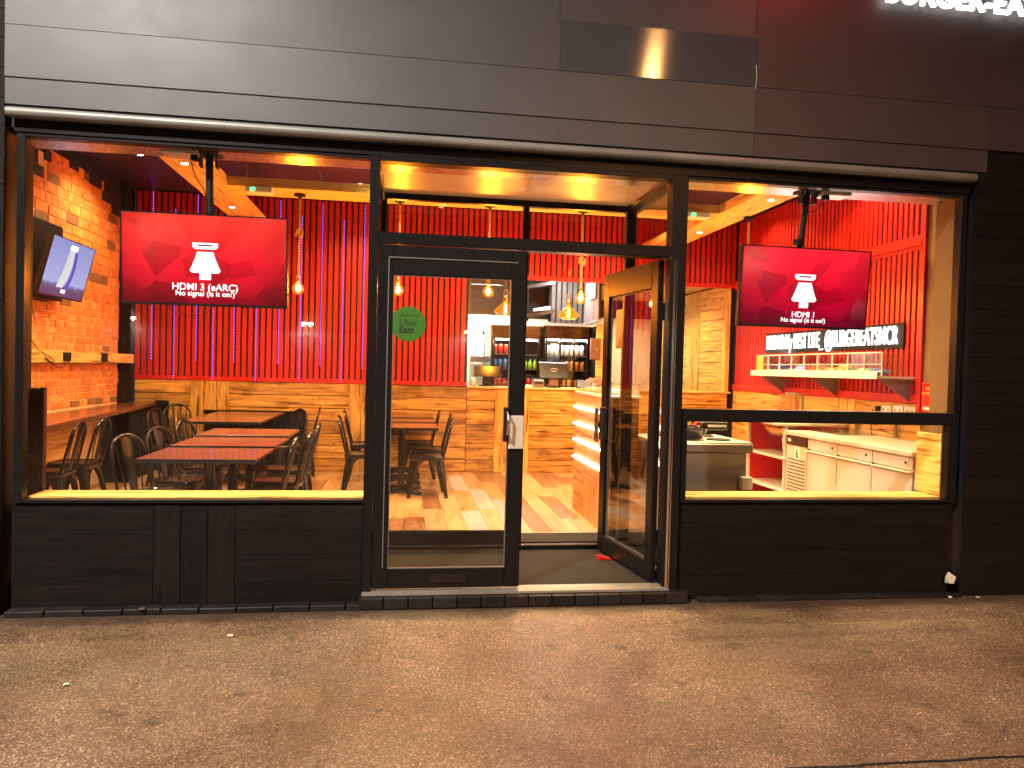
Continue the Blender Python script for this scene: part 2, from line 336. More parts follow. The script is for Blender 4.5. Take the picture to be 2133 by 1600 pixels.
def light(kind, parent, pos, power, col, size=0.05, spot=None, blend=0.6, rot=None, sy=None):
    d = bpy.data.lights.new('lamp', kind); d.energy = power; d.color = col
    if kind == 'AREA':
        d.size = size
        if sy: d.shape = 'RECTANGLE'; d.size_y = sy
    else: d.shadow_soft_size = size
    if kind == 'SPOT': d.spot_size = R(spot or 120); d.spot_blend = blend
    o = bpy.data.objects.new('lamp_light', d); link(o, parent); o.location = Vector(pos) - org(parent)
    if rot: o.rotation_euler = rot
    return o
def text_mesh(txt, size, extrude, bold=0.0, align='LEFT', spacing=1.0, shear=0.0):
    c = bpy.data.curves.new('lettering', 'FONT'); c.body = txt; c.size = size; c.extrude = extrude; c.offset = bold; c.align_x = align
    c.space_character = spacing; c.shear = shear; c.resolution_u = 4
    o = bpy.data.objects.new('lettering', c); COL.objects.link(o)
    bpy.context.view_layer.update()
    me = bpy.data.meshes.new_from_object(o.evaluated_get(bpy.context.evaluated_depsgraph_get()))
    bpy.data.objects.remove(o); me.transform(Matrix.Rotation(R(90), 4, 'X'))   # now reads along +x, up +z, faces -y
    return me
def text(name, txt, mat, parent, loc, size, extrude=0.001, bold=0.0, align='LEFT', spacing=1.0, rz=0.0, sx=1.0, shear=0.0, local=False):
    me = text_mesh(txt, size, extrude, bold, align, spacing, shear); me.materials.clear(); me.materials.append(M[mat])
    if sx != 1.0: me.transform(Matrix.Diagonal((sx, 1, 1, 1)))
    o = bpy.data.objects.new(name, me); link(o, parent)
    o.location = Vector(loc) - (Vector((0, 0, 0)) if local else org(parent)); o.rotation_euler = (0, 0, rz)
    return o

# ================================================================== outside ground
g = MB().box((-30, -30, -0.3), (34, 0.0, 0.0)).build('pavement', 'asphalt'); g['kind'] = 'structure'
jt = MB()
jx = [1.2 + 0.16 * i for i in range(12)]
for i in range(len(jx) - 1):
    y0 = -2.125 + random.uniform(-.006, .006); jt.box((jx[i], y0 - .006, 0.001), (jx[i + 1] + .01, y0 + .006, 0.004))
cr = jt.build('tar_joint', 'matt_black'); one(cr, 'thin dark tar joint in the asphalt at the lower right corner', 'joint', (1.2, -2.125, 0))

# ================================================================== floors
ZF = 0.145
fl = T('floor', kind='structure', loc=(0.6, 3, 0))
MB().box((-3.5, 1.06, -0.2), (1.90, 8.6, ZF - 0.012)).box((1.90, .1, -0.2), (4.8, 8.6, ZF - 0.012)).box((-3.5, .1, -0.2), (-.3, 1.06, ZF - 0.012)).build('screed', 'matt_black', fl)
pw = 0.182; x = -3.42; ci = 0
tones = ['oak'] * 8 + ['tan'] * 6 + ['brown'] * 5 + ['slate'] * 1
while x < 4.6:
    y = 1.40 - random.uniform(0.0, 1.18); y0s = 1.40 if -0.22 < x < 1.86 else 0.12
    if y0s < 1: y = 0.12 - random.uniform(0, 1.1)
    while y < 5.05:
        ye = min(y + 1.18, 5.09 if True else 0); ys = max(y, y0s)
        if ye - ys > 0.05:
            t_ = random.choice(tones)
            if 0.42 < x < 0.60 and ys < 2.2: t_ = 'slate' if ys < 1.5 else 'oak'
            o = B('floor_plank', fl, (x, ys, ZF - 0.012), (min(x + pw - 0.0025, 4.6), ye - 0.0025, ZF), 'floor_' + t_)
        y += 1.18
    x += pw
B('threshold_strip', fl, (-0.17, 1.395, ZF), (1.80, 1.415, ZF + 0.004), 'steel_dark')
MB().box((-3.4, 5.12, ZF - .012), (4.7, 8.5, ZF - .002)).build('kitchen_flooring', 'grey_board', fl)
mt = B('entrance_mat', None, (-0.17, 1.075, ZF - .012), (1.79, 1.393, ZF + .004), 'mat'); tag(mt, 'narrow grey brown ribbed mat on the raised floor just inside the inner frame', 'doormat')
pb = MB().box((-0.23, 0.0, -0.2), (1.86, 1.03, 0.088)).build('porch_base', 'matt_black'); pb['kind'] = 'structure'
mt = B('entrance_mat', None, (-0.17, 0.06, 0.0885), (1.745, 1.028, 0.100), 'mat'); tag(mt, 'large dark ribbed mat on the lower porch floor between the doors and the inner step', 'doormat')

# ================================================================== porch: step, threshold, tiles
th = T('door_threshold', 'worn pale metal threshold strip below the two entrance doors', 'threshold', (0.8, 0, 0.06))
MB().prism([(-0.055, 0.078), (-0.052, 0.092), (-0.02, 0.101), (0.055, 0.101), (0.055, 0.078)], 0, -0.235, 1.80).build('strip', 'tube', th)
for xx in (-0.15, 0.5, 1.1, 1.70): MB().lathe([(0, 0), (.006, 0), (.005, .002), (0, .002)], (xx, -0.01, 0.101), 8).build('screw', 'matt_black', th)
st = T('door_step', 'low step of dark rectangular tiles under the entrance doors', 'step', (0.8, -0.08, 0))
B('step_bed', st, (-0.25, -0.0575, -.05), (1.93, -0.0, 0.077), 'matt_black')
x = -0.25
while x < 1.90:
    B('tile', st, (x + .003, -0.105, 0.006), (min(x + .155, 1.93) - .003, -0.058, 0.074), 'tile', 0.004); x += 0.155
kb = T('brick_kerb', 'low course of flat dark bricks along the foot of the left riser', 'kerb', (-1.4, -0.06, 0))
x = -2.30
while x < -0.30:
    B('brick', kb, (x + .0025, -0.10 + random.uniform(-.004, .004), -.02), (x + .215, -0.012, 0.036 + random.uniform(-.003, .003)), 'tile', 0.005); x += 0.219
kr = T('brick_kerb', 'low dark course of bricks along the foot of the right riser', 'kerb', (2.9, -0.06, 0))
x = 2.0
while x < 3.85:
    B('brick', kr, (x + .004, -0.085 + random.uniform(-.004, .004), -.02), (x + .215, -0.012, 0.024 + random.uniform(-.003, .003)), 'tile', 0.005); x += 0.219

# ================================================================== stall risers, pillars, fascia
def boards_h(parent, x0, x1, z0, z1, n, y, mat, th_=0.022, jit=0.002):
    h = (z1 - z0) / n
    for i in range(n):
        dy = random.uniform(-jit, jit)
        B('board', parent, (x0 + .0008, y + dy, z0 + i * h + .0012), (x1 - .0008, y + th_ + dy, z0 + (i + 1) * h - .0012), mat, 0.0012)
def boards_v(parent, xs, z0, z1, y, mat, th_=0.022, jit=0.002):
    for a, b in zip(xs[:-1], xs[1:]):
        dy = random.uniform(-jit, jit); B('board', parent, (a + .0015, y + dy, z0), (b - .0015, y + th_ + dy, z1), mat, 0.003)
rl = T('stall_riser', 'black stained timber riser under the large left window', 'riser', (-1.26, 0, 0))
B('backing', rl, (-2.32, 0.034, -0.1), (-0.235, 0.10, 0.655), 'matt_black')
boards_h(rl, -2.30, -1.505, 0.0, 0.655, 4, 0.004, 'black_wood'); boards_v(rl, (-1.505, -1.345, -1.185, -1.02), 0.0, 0.655, 0.004, 'black_wood_v')
boards_h(rl, -1.02, -0.236, 0.0, 0.655, 4, 0.004, 'black_wood')
rr = T('stall_riser', 'black stained timber riser under the right window', 'riser', (2.9, 0, 0))
B('backing', rr, (1.85, 0.034, -0.1), (3.92, 0.10, 0.655), 'matt_black')
boards_h(rr, 1.855, 3.92, 0.0, 0.655, 4, 0.004, 'black_wood')
pl = T('shop_pillar', 'black boarded pillar at the left edge of the shopfront', 'pillar', (-2.7, 0, 0))
B('core', pl, (-3.4, -0.03, -0.1), (-2.345, 0.3, 5.3), 'matt_black')
boards_h(pl, -3.4, -2.342, 0.0, 5.1, 30, -0.056, 'black_wood')
pr = T('shop_pillar', 'black boarded pillar to the right of the shopfront', 'pillar', (4.5, 0, 0))
B('core', pr, (3.985, -0.03, -0.1), (6.2, 0.3, 3.42), 'matt_black')
boards_h(pr, 3.982, 6.2, 0.0, 3.42, 20, -0.056, 'black_wood')
fa = T('fascia', 'tall fascia above the shop windows, charcoal with a red glow painted in at right', 'fascia', (0.8, 0, 3))
B('backing', fa, (-2.34, 0.0, 2.90), (6.2, 0.25, 5.4), 'matt_black')
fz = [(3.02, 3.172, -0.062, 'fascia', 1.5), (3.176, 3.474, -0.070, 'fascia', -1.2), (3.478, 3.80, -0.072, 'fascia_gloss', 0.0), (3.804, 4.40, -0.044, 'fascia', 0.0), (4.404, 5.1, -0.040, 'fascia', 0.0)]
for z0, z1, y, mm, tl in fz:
    for a, b, m2 in ((-2.34, 0.95, 'fascia'), (0.95, 2.295, mm), (2.30, 4.05, 'fascia_red_glow'), (4.053, 6.2, 'fascia_red_glow')):
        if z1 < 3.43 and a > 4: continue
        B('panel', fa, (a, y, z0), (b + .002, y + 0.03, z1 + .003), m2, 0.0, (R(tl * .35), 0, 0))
B('header', fa, (-2.31, -0.02, 2.872), (3.965, 0.06, 2.945), 'fascia' if False else 'alu', 0.003)
B('soffit_lip', fa, (-2.31, -0.045, 2.945), (3.965, 0.0, 3.02), 'fascia', 0.003)
ft = MB().tube([(-2.325, -0.066, 2.972), (3.955, -0.066, 2.972)], 0.030, 14).build('roller_tube', 'tube'); one(ft, 'long weathered grey roller tube running above all the windows', 'roller tube', (0.8, -0.066, 2.972))

# illuminated sign
sg = T('shop_sign', 'glowing white lettered shop sign cut off at the top right corner', 'sign', (3.2, -0.08, 4.13))
text('lettering', 'BURGER-EATS', 'sign_letter', sg, (3.205, -0.085, 4.13), 0.195, 0.012, 0.0035, spacing=1.06)
light('POINT', sg, (2.75, -.45, 4.75), 14, (1, .03, .05), .3)
for xx in (3.25, 4.0, 4.7): B('stand_off', sg, (xx - .01, -0.066, 4.19), (xx + .01, -0.045, 4.21), 'steel_dark')

# wall junk: thin hanging cords on the fascia
for (xx, z0, z1, lb) in ((2.29, 3.46, 3.62, 'short pale cord end hanging at the seam of the fascia'),):
    c = MB().tube([(xx, -0.078, z1), (xx + .004, -0.082, (z0 + z1) / 2), (xx, -0.078, z0)], 0.0025, 5).build('hanging_cord', 'paper'); one(c, lb, 'cord', (xx, -0.078, z0))

# ================================================================== windows
def shop_window(lab, x0, x1, mid=None):
    t = T('shop_window', lab, 'window', ((x0 + x1) / 2, 0, 0.68), group='large shop windows either side of the doors')
    z0, z1 = 0.662, 2.868; f = 0.045
    B('frame_side', t, (x0 - f, -0.012, z0), (x0, 0.06, z1), 'alu', 0.003); B('frame_side', t, (x1, -0.012, z0), (x1 + f, 0.06, z1), 'alu', 0.003)
    B('frame_bottom', t, (x0, -0.012, z0), (x1, 0.06, z0 + 0.022), 'alu', 0.003); B('frame_top', t, (x0, -0.012, z1 - 0.018), (x1, 0.06, z1), 'alu', 0.003)
    if mid:
        B('mid_rail', t, (x0, -0.012, mid[0]), (x1, 0.075, mid[1]), 'alu', 0.004)
        B('frame_side', t, (x0, -0.010, z0 + .022), (x0 + .045, 0.058, mid[0]), 'alu', 0.003); B('frame_side', t, (x1 - .03, -0.010, z0 + .022), (x1, 0.058, mid[0]), 'alu', 0.003)
        B('pane', t, (x0, 0.020, z0 + .022), (x1, 0.026, mid[0]), 'glass'); B('pane', t, (x0, 0.020, mid[1]), (x1, 0.026, z1 - .018), 'glass')
    else:
        B('pane', t, (x0, 0.020, z0 + .022), (x1, 0.026, z1 - .018), 'glass')
    return t
shop_window('wide undivided shop window left of the entrance doors', -2.25, -0.238)
shop_window('shop window right of the doors divided by a thick black mid rail', 1.870, 3.905, (1.218, 1.305))
for xa, lab in ((-2.25, 'left'), (1.87, 'right')):
    xb = xa + (2.01 if xa < 0 else 2.03)
    s = T('window_sill', 'pine board sill inside the %s window' % lab, 'sill', ((xa + xb) / 2, 0.15, 0.68))
    for k, (ya, yb) in enumerate(((0.062, 0.165), (0.167, 0.285))): B('board', s, (xa, ya, 0.668), (xb, yb, 0.694 + .001 * k), 'pine_x', 0.003)
ck = T('window_cheek', 'short pine boarded cheek at the right end of the right window sill', 'cladding', (3.9, 0.2, 0.7))
for k in range(3): B('board', ck, (3.878, 0.07, 0.70 + k * .15), (3.900, 0.33, 0.70 + k * .15 + .147), 'pine_y', 0.003)
# soffits just inside the glass
def soffit(lab, x0, x1):
    s = T('window_soffit', lab, 'soffit', ((x0 + x1) / 2, 0.17, 2.87))
    for a, b in ((x0, x0 + (x1 - x0) * .48), (x0 + (x1 - x0) * .48 + .003, x1)): B('panel', s, (a, 0.062, 2.872), (b, 0.345, 2.892), 'soffit', 0.002)
    B('upstand', s, (x0, 0.325, 2.893), (x1, 0.345, 3.64), 'ceiling')
soffit('brushed metal soffit above the left window', -2.50, -0.24); soffit('brushed metal soffit above the right window', 1.87, 4.60)
for xx, xb, lab in ((-2.52, -2.405, 'brown inner reveal at the left edge of the left window'), (3.95, 4.02, 'brown inner reveal at the right edge of the right window')):
    o = B('window_reveal', None, (xx, 0.062, 0.66), (xb, 0.30, 2.87), 'tan_wall' if xx > 0 else 'brown_panel'); tag(o, lab, 'reveal')

# ================================================================== porch frame, doors
pf = T('porch_frame', 'black aluminium porch frame around the entrance with glazed fanlights', 'door frame', (0.8, 0, 0.1))
B('jamb', pf, (-0.235, -0.03, 0.0), (-0.178, 0.09, 2.872), 'alu', 0.004)
B('jamb', pf, (1.757, -0.03, 0.0), (1.862, 0.09, 2.872), 'alu', 0.004)
B('jamb_trim', pf, (1.775, -0.036, 0.10), (1.790, -0.030, 2.30), 'chrome')
B('jamb_trim', pf, (1.797, -0.036, 0.10), (1.803, -0.030, 2.30), 'chrome')
B('transom', pf, (-0.178, -0.03, 2.318), (1.757, 0.09, 2.392), 'alu', 0.004)
B('head', pf, (-0.178, -0.03, 2.838), (1.757, 0.07, 2.872), 'alu', 0.003)
B('fanlight_pane', pf, (-0.178, 0.02, 2.392), (1.757, 0.026, 2.838), 'glass')
# inner frame
IY = 1.045
for a, b, z0, z1 in ((-0.20, -0.155, 0.10, 2.83), (0.912, 0.958, 0.10, 2.83), (1.757, 1.838, 0.10, 2.83)):
    B('inner_post', pf, (a, IY - .03, z0), (b, IY + .03, z1), 'alu', 0.003)
B('inner_head', pf, (-0.20, IY - .03, 2.83), (1.838, IY + .03, 2.892), 'alu', 0.003)
B('inner_bottom_rail', pf, (-0.155, IY - .02, 0.108), (0.912, IY + .02, 0.252), 'alu', 0.004)
B('inner_sill', pf, (-0.20, IY - .03, 0.088), (1.757, IY + .028, 0.140), 'alu', 0.002)
B('sill_strip', pf, (-0.20, IY - .036, 0.132), (1.757, IY - .0305, 0.141), 'chrome')
B('sill_strip', pf, (-0.155, IY - .040, 0.100), (0.912, IY - .036, 0.107), 'brass')
B('inner_pane', pf, (-0.155, IY - .003, 0.252), (0.912, IY + .003, 2.83), 'glass')
B('inner_pane', pf, (0.958, IY - .003, 2.42), (1.757, IY + .003, 2.83), 'glass')
for xs, nm in ((1.80, 'side'), (-0.205, 'side')):
    B('side_head', pf, (xs - .02, 0.09, 2.81), (xs + .03, IY - .03, 2.868), 'alu', 0.003)
    B('side_pane', pf, (xs, 0.09, 0.16), (xs + .006, IY - .03, 2.81), 'glass')
    B('side_sill', pf, (xs - .02, 0.09, 0.089), (xs + .03, IY - .03, 0.16), 'alu', 0.003)
pc = T('porch_ceiling', 'cream and brushed metal ceiling panels over the porch', 'ceiling', (0.8, 0.5, 2.88))
B('panel', pc, (-0.175, 0.092, 2.874), (0.82, 0.36, 2.892), 'soffit', 0.002); B('panel', pc, (0.823, 0.092, 2.874), (1.755, 0.36, 2.892), 'soffit', 0.002)
B('panel', pc, (-0.175, 0.364, 2.876), (1.755, 1.012, 2.893), 'porch_ceiling', 0.002)

def leaf(t, wd, lock=True):
    """door leaf in local axes: hinge side x=0, runs to x=wd, front face y=-0.02, z from 0.11"""
    sw = 0.100; zb, zt = 0.112, 2.312
    B('stile', t, (0.002, -0.02, zb), (sw, 0.022, zt), 'alu', 0.004); B('stile', t, (wd - sw, -0.02, zb), (wd - .002, 0.022, zt), 'alu', 0.004)
    B('top_rail', t, (sw, -0.02, 2.125), (wd - sw, 0.022, zt), 'alu', 0.004); B('bottom_rail', t, (sw, -0.02, zb), (wd - sw, 0.022, 0.240), 'alu', 0.004)
    B('pane', t, (sw, -0.002, 0.240), (wd - sw, 0.004, 2.125), 'glass')
    for a, b, c, d in ((sw, 0.240, wd - sw, 0.246), (sw, 2.119, wd - sw, 2.125)): B('glazing_bead', t, (a, -0.012, b), (c, -0.0025, d), 'steel_dark')
    for a in (sw, wd - sw - .006): B('glazing_bead', t, (a, -0.012, 0.246), (a + .006, -0.0025, 2.119), 'steel_dark')
dl = T('entrance_door', 'closed left glass entrance door with green round sticker and steel lock plate', 'door', (-0.178, 0.0, 0.0), group='pair of glazed entrance doors')
def W(t, lo, hi): o = t.location; return lo, hi
LO = dl.location.copy()
dl.location = (0, 0, 0); leaf(dl, 0.96); dl.location = LO
# frame bead line on the closed leaf
def BL(name, t, lo, hi, mat, bev=0.0): # local box
    k = t.location.copy(); t.location = (0, 0, 0); o = B(name, t, lo, hi, mat, bev); t.location = k; return o
BL('surface_trim', dl, (0.07, -0.026, 2.232), (0.90, -0.0205, 2.238), 'steel_dark')
BL('surface_trim', dl, (0.067, -0.026, 0.25), (0.073, -0.0205, 2.232), 'steel_dark')
BL('letter_plate', dl, (0.37, -0.027, 0.148), (0.61, -0.0205, 0.210), 'gloss_black', 0.003)
BL('lock_plate', dl, (0.862, -0.040, 1.022), (0.962, -0.0205, 1.240), 'steel', 0.004)
BL('lock_body', dl, (0.826, -0.060, 1.07), (0.861, -0.0205, 1.295), 'matt_black', 0.006)
h = MB().tube([(0.845, -0.06, 1.12), (0.848, -0.095, 1.12), (0.851, -0.097, 1.24), (0.848, -0.06, 1.26)], 0.009, 8).build('handle', 'chrome', dl, (0, 0, 0))
do = T('entrance_door', 'right glass entrance door standing open inwards on a red wedge', 'door', (1.722, 0.055, 0.0), rz=R(98), group='pair of glazed entrance doors')
k = do.location.copy(); do.location = (0, 0, 0); leaf(do, 0.93); do.location = k
BL('lock_body', do, (0.80, 0.024, 1.0), (0.885, 0.055, 1.26), 'matt_black', 0.006)
BL('push_plate', do, (0.875, 0.060, 0.98), (0.955, 0.066, 1.25), 'steel_dark', 0.002)
BL('handle_bar', do, (0.88, 0.022, 1.10), (0.90, 0.060, 1.13), 'matt_black')
for i, ch in enumerate('PUSH'):
    me = text_mesh(ch, 0.055, 0.0006, 0.001, 'CENTER'); me.materials.clear(); me.materials.append(M['ink'])
    o = bpy.data.objects.new('push_lettering', me); link(o, do); o.location = (0.915, 0.0675, 1.195 - i * .062); o.rotation_euler = (0, 0, R(180))
BL('hinge', do, (-0.012, -0.03, 0.35), (0.012, -0.0205, 0.47), 'chrome'); BL('hinge', do, (-0.012, -0.03, 1.9), (0.012, -0.0205, 2.02), 'chrome')
BL('notice', do, (0.62, -0.0075, 1.72), (0.74, -0.0045, 2.02), 'orange_sticker')
wg = MB().prism([(1.50, 0.100), (1.60, 0.100), (1.60, 0.108), (1.50, 0.135)], 1, 0.66, 0.72).build('door_wedge', 'red_trim'); one(wg, 'small red wooden wedge holding the open door', 'door wedge', (1.55, .69, .1))
wr = MB(); 
# round window sticker
sk = T('window_sticker', 'round green sticker on the glass of the closed door', 'sticker', (0.022, -0.010, 1.815))
MB().prism([(0.022 + 0.112 * math.cos(a * math.pi / 32), 1.815 + 0.112 * math.sin(a * math.pi / 32)) for a in range(64)], 1, -0.0145, -0.0135).build('disc', 'green_sticker', sk)
text('sticker_lettering', 'ORDER WITH', 'ink', sk, (0.022, -0.0155, 1.862), 0.020, 0.0003, 0, 'CENTER')
text('sticker_lettering', 'Uber', 'ink', sk, (-0.036, -0.0155, 1.806), 0.058, 0.0003, 0.0, 'LEFT')
text('sticker_lettering', 'Eats', 'ink', sk, (-0.036, -0.0155, 1.758), 0.058, 0.0003, 0.0018, 'LEFT')

# ================================================================== interior walls, ceiling
YB = 5.10
ce = T('ceiling', kind='structure', loc=(0.6, 2.7, 3.66))
B('slab', ce, (-3.6, -0.0, 3.70), (4.9, 5.3, 3.85), 'matt_black')
x = -3.40
while x < 4.6:
    for ya, yb in ((0.35, 2.0), (2.0, 3.6), (3.6, 5.13)): B('ceiling_panel', ce, (x + .003, ya + .003, 3.66), (min(x + 0.8, 4.7) - .003, yb - .003, 3.68), 'ceiling', 0.002)
    x += 0.8
# back wall: backing, slats, wainscot
bw = T('slatted_wall', 'back wall of red painted vertical slats above pine cladding', 'wall', (0.0, YB, ZF))
B('backing', bw, (-3.36, YB + .002, 0.1), (0.835, YB + .10, 3.66), 'dark_red'); B('backing', bw, (0.838, YB + .002, 2.78), (4.62, YB + .10, 3.66), 'dark_red')
pit = 0.0755; x = -3.335; n = 0
while x < 4.58:
    z0 = 1.345 if x < 0.80 else 2.80
    B('slat', bw, (x, YB - .024, z0), (x + .052, YB, 3.645), 'red', 0.002); x += pit
B('bottom_trim', bw, (-3.34, YB - .030, 1.292), (0.835, YB, 1.343), 'red_trim', 0.003)
B('bottom_trim', bw, (0.838, YB - .030, 2.745), (4.60, YB + .05, 2.798), 'red_trim', 0.003)
def clad_h(parent, x0, x1, z0, z1, n, mat='pine_h', y=YB):
    h = (z1 - z0) / n
    for i in range(n):
        dy = random.uniform(-.003, .001); B('board', parent, (x0 + .0015, y - .022 + dy, z0 + i * h + .0045), (x1 - .0015, y - .0005, z0 + (i + 1) * h - .0045), mat, 0.003)
def clad_v(parent, xs, z0, z1, mat='pine_v', y=YB):
    for a, b in zip(xs[:-1], xs[1:]): B('board', parent, (a + .0025, y - .024 + random.uniform(-.002, .002), z0), (b - .0015, y - .0005, z1), mat, 0.003)
WZ = 1.290
clad_h(bw, -3.335, -2.675, ZF, WZ, 7); clad_v(bw, (-2.675, -2.513, -2.353, -2.192), ZF, WZ); clad_h(bw, -2.192, -0.698, ZF, WZ, 7)
clad_v(bw, (-0.698, -0.543, -0.385, -0.23), ZF, WZ); clad_h(bw, -0.23, 0.835, ZF, WZ, 7)
# service counter below the kitchen opening (flush with the wall)
sc_ = T('service_counter', 'pine clad service counter below the kitchen opening', 'counter', (1.7, YB + .3, ZF))
B('carcass', sc_, (0.838, YB + .002, ZF), (4.55, YB + .55, 1.262), 'matt_black')
clad_h(sc_, 0.838, 1.215, ZF, 1.262, 7); clad_v(sc_, (1.215, 1.395, 1.545, 1.690), ZF, 1.262); clad_h(sc_, 1.69, 4.5, ZF, 1.262, 7)
B('worktop', sc_, (0.838, YB - .035, 1.264), (4.55, YB + .58, 1.290), 'pine_x', 0.004)

# left wall: bricks
XL = -3.35
lw = T('brick_wall', 'exposed orange brick side wall with a stepped broken upper edge', 'wall', (XL, 2.6, ZF))
B('mortar_bed', lw, (XL - .14, 0.10, 0.1), (XL - .010, 4.57, 3.30), 'mortar'); B('mortar_bed', lw, (XL - .14, 2.60, 3.301), (XL - .010, 4.04, 3.44), 'mortar')
def brick_top(y): return 3.30 if y < 2.68 else (3.50 if y < 4.02 else 3.30)
cand = []
z = 1.03; row = 0
while z < 3.50:
    big = z > 2.02; hh = 0.104 if big else 0.073; ln = 0.255 if big else 0.205
    y = 0.12 - random.uniform(0, ln); 
    while y < 4.55:
        l2 = ln * random.choice((1, 1, 1, 1, .5)) ; ya = max(y, 0.12); yb = min(y + l2 - .011, 4.57)
        if yb - ya > 0.05 and z + hh <= brick_top((ya + yb) / 2) + .02:
            cand.append((ya, yb, z + .005, z + hh - .005))
        y += l2
    z += hh; row += 1
vis = [c for c in cand if c[1] > 2.15]; vis.sort(key=lambda c: -(c[3] - c[2]) * (c[1] - c[0]) / (c[0] + 4.8) ** 2)
parts = set(vis[:285]); rest = MB()
for c in cand:
    px = XL + random.uniform(-.003, .003)
    if c in parts: B('brick', lw, (XL - .06, round(c[0], 3), c[2]), (px, round(c[0], 3) + round((c[1] - c[0]) / .03) * .03 - .001 if c[1] < 4.5 else c[1], c[3]), 'brick', 0.004)
    else: rest.box((XL - .06, c[0], c[2]), (px, c[1], c[3]))
r_ = rest.build('brick_remainder', 'brick', lw); r_['kind'] = 'stuff'
# under-bar cladding on the left wall
for (ya, yb, vert) in ((0.1, 1.5, 0), (1.5, 2.1, 1), (2.1, 3.6, 0)):
    if vert:
        y = ya
        while y < yb - .01: B('board', lw, (XL - .02, y + .002, ZF), (XL + .004, y + .148, 1.0), 'pine_z', 0.003); y += 0.15
    else:
        for k_ in range(5): B('board', lw, (XL - .02, ya + .002, ZF + k_ * .171), (XL + .002, yb - .002, ZF + k_ * .171 + .168), 'pine_y', 0.003)
uw = T('upper_wall', 'black painted wall above and beyond the exposed brickwork', 'wall', (XL - .1, 2.7, 3.3))
B('upper_panel', uw, (XL - .15, 0.10, 3.445), (XL - .012, 4.6, 3.66), 'black_wall')
B('upper_panel', uw, (XL - .14, 0.10, 3.302), (XL - .008, 2.598, 3.442), 'black_wall'); B('upper_panel', uw, (XL - .14, 4.042, 3.302), (XL - .008, 4.6, 3.442), 'black_wall')
for i in range(3): B('corner_board', uw, (XL - .03, 4.575 + i * .175, ZF), (XL - .012, 4.745 + i * .175, 3.66), 'black_wood_v', 0.003)
for i, (ya, yb, za, zb) in enumerate(((2.3, 2.68, 3.20, 3.30), (3.2, 3.42, 3.44, 3.50), (3.7, 4.02, 3.40, 3.50), (4.3, 4.56, 3.20, 3.30), (2.70, 2.83, 3.38, 3.48))):
    B('paint_patch', uw, (XL - .01, ya, za), (XL + .005, yb, zb), 'black_wall', 0.002)
lg = T('socket_ledge', 'pine box ledge along the brick wall with two black sockets', 'ledge', (XL + .06, 3.6, 1.49))
B('front_board', lg, (XL + .008, 0.9, 1.490), (XL + .085, 4.84, 1.598), 'pine_y', 0.003)
for yy in (3.00, 3.92):
    so = B('socket', lg, (XL + .0855, yy - .075, 1.505), (XL + .100, yy + .075, 1.592), 'matt_black', 0.003)
# black sheet standing in for the shadow behind the little television
o = B('tv_shadow_sheet', None, (XL + .008, 2.35, 2.08), (XL + .05, 2.98, 2.80), 'matt_black', 0.005); tag(o, 'black sheet in place of the shadow on the brick wall behind the small tilted television', 'wall board')

# wall bar
br = T('wall_bar', 'long dark bar shelf along the brick wall', 'bar', (-3.1, 2.7, ZF))
MB().add([(-2.62, .32, .965), (-3.06, 5.06, .965), (-3.336, 5.06, .965), (-3.336, .32, .965), (-2.62, .32, 1.01), (-3.06, 5.06, 1.01), (-3.336, 5.06, 1.01), (-3.336, .32, 1.01)],
         [(0, 1, 2, 3), (7, 6, 5, 4), (0, 4, 5, 1), (1, 5, 6, 2), (2, 6, 7, 3), (3, 7, 4, 0)]).build('bar_top', 'table_top', br, bev=.003)
B('apron', br, (-3.05, 4.93, .80), (-3.03, 5.05, .962), 'matt_black')
for i in range(6): B('board', br, (-3.08, 4.10 + i * .158, ZF), (-3.06, 4.255 + i * .158, .962), 'black_wood_v', 0.003)
B('end_panel', br, (-3.33, 4.07, ZF), (-3.082, 4.095, .962), 'black_wood_v')
B('end_post', br, (-3.078, 5.05, ZF), (-2.92, 5.072, 1.03), 'black_wood_v')
o = T('bar_end_panel', 'upright dark brown panel closing the near end of the bar', 'panel', (-2.8, .28, ZF))
B('panel', o, (-3.33, 0.296, ZF), (-2.292, 0.318, 1.345), 'brown_panel', 0.006); B('edge_post', o, (-2.290, 0.290, ZF), (-2.262, 0.33, 1.352), 'brown_panel', 0.005)

# right wall
XR = 4.60
rw = T('slatted_wall', 'right side wall of red slats above a pine splashback', 'wall', (XR, 3.1, ZF))
B('backing', rw, (XR + .002, 1.22, 0.1), (XR + .10, YB + .0, 3.66), 'dark_red')
y = 1.262
while y < 5.02:
    B('slat', rw, (XR - .024, y, 1.405), (XR, y + .052, 2.708), 'red', 0.002); B('slat', rw, (XR - .024, y, 2.842), (XR, y + .052, 3.645), 'red', 0.002); y += pit
B('mid_trim', rw, (XR - .030, 1.262, 2.710), (XR, 5.07, 2.745), 'red_trim', 0.003); B('mid_trim', rw, (XR - .045, 1.262, 2.747), (XR, 5.07, 2.790), 'red_trim', 0.003); B('mid_trim', rw, (XR - .034, 1.262, 2.792), (XR, 5.07, 2.840), 'red_trim', 0.003)
B('bottom_trim', rw, (XR - .034, 1.262, 1.322), (XR, 5.07, 1.403), 'red_trim', 0.003)
B('end_batten', rw, (XR - .040, 1.218, 1.20), (XR, 1.258, 3.645), 'red_trim', 0.003)
for i, (ya, yb) in enumerate(((1.22, 2.2), (2.2, 2.36), (2.36, 2.52), (2.52, 3.2), (3.2, 3.36), (3.36, 3.52), (3.52, 5.07))):
    if yb - ya < .3: B('board', rw, (XR - .020, ya + .0015, ZF), (XR, yb - .0015, 1.320), 'pine_z', 0.003)
    else:
        for k_ in range(7): B('board', rw, (XR - .018 + random.uniform(-.002, .002), ya + .0015, ZF + k_ * .168), (XR, yb - .0015, ZF + k_ * .168 + .1655), 'pine_y', 0.003)
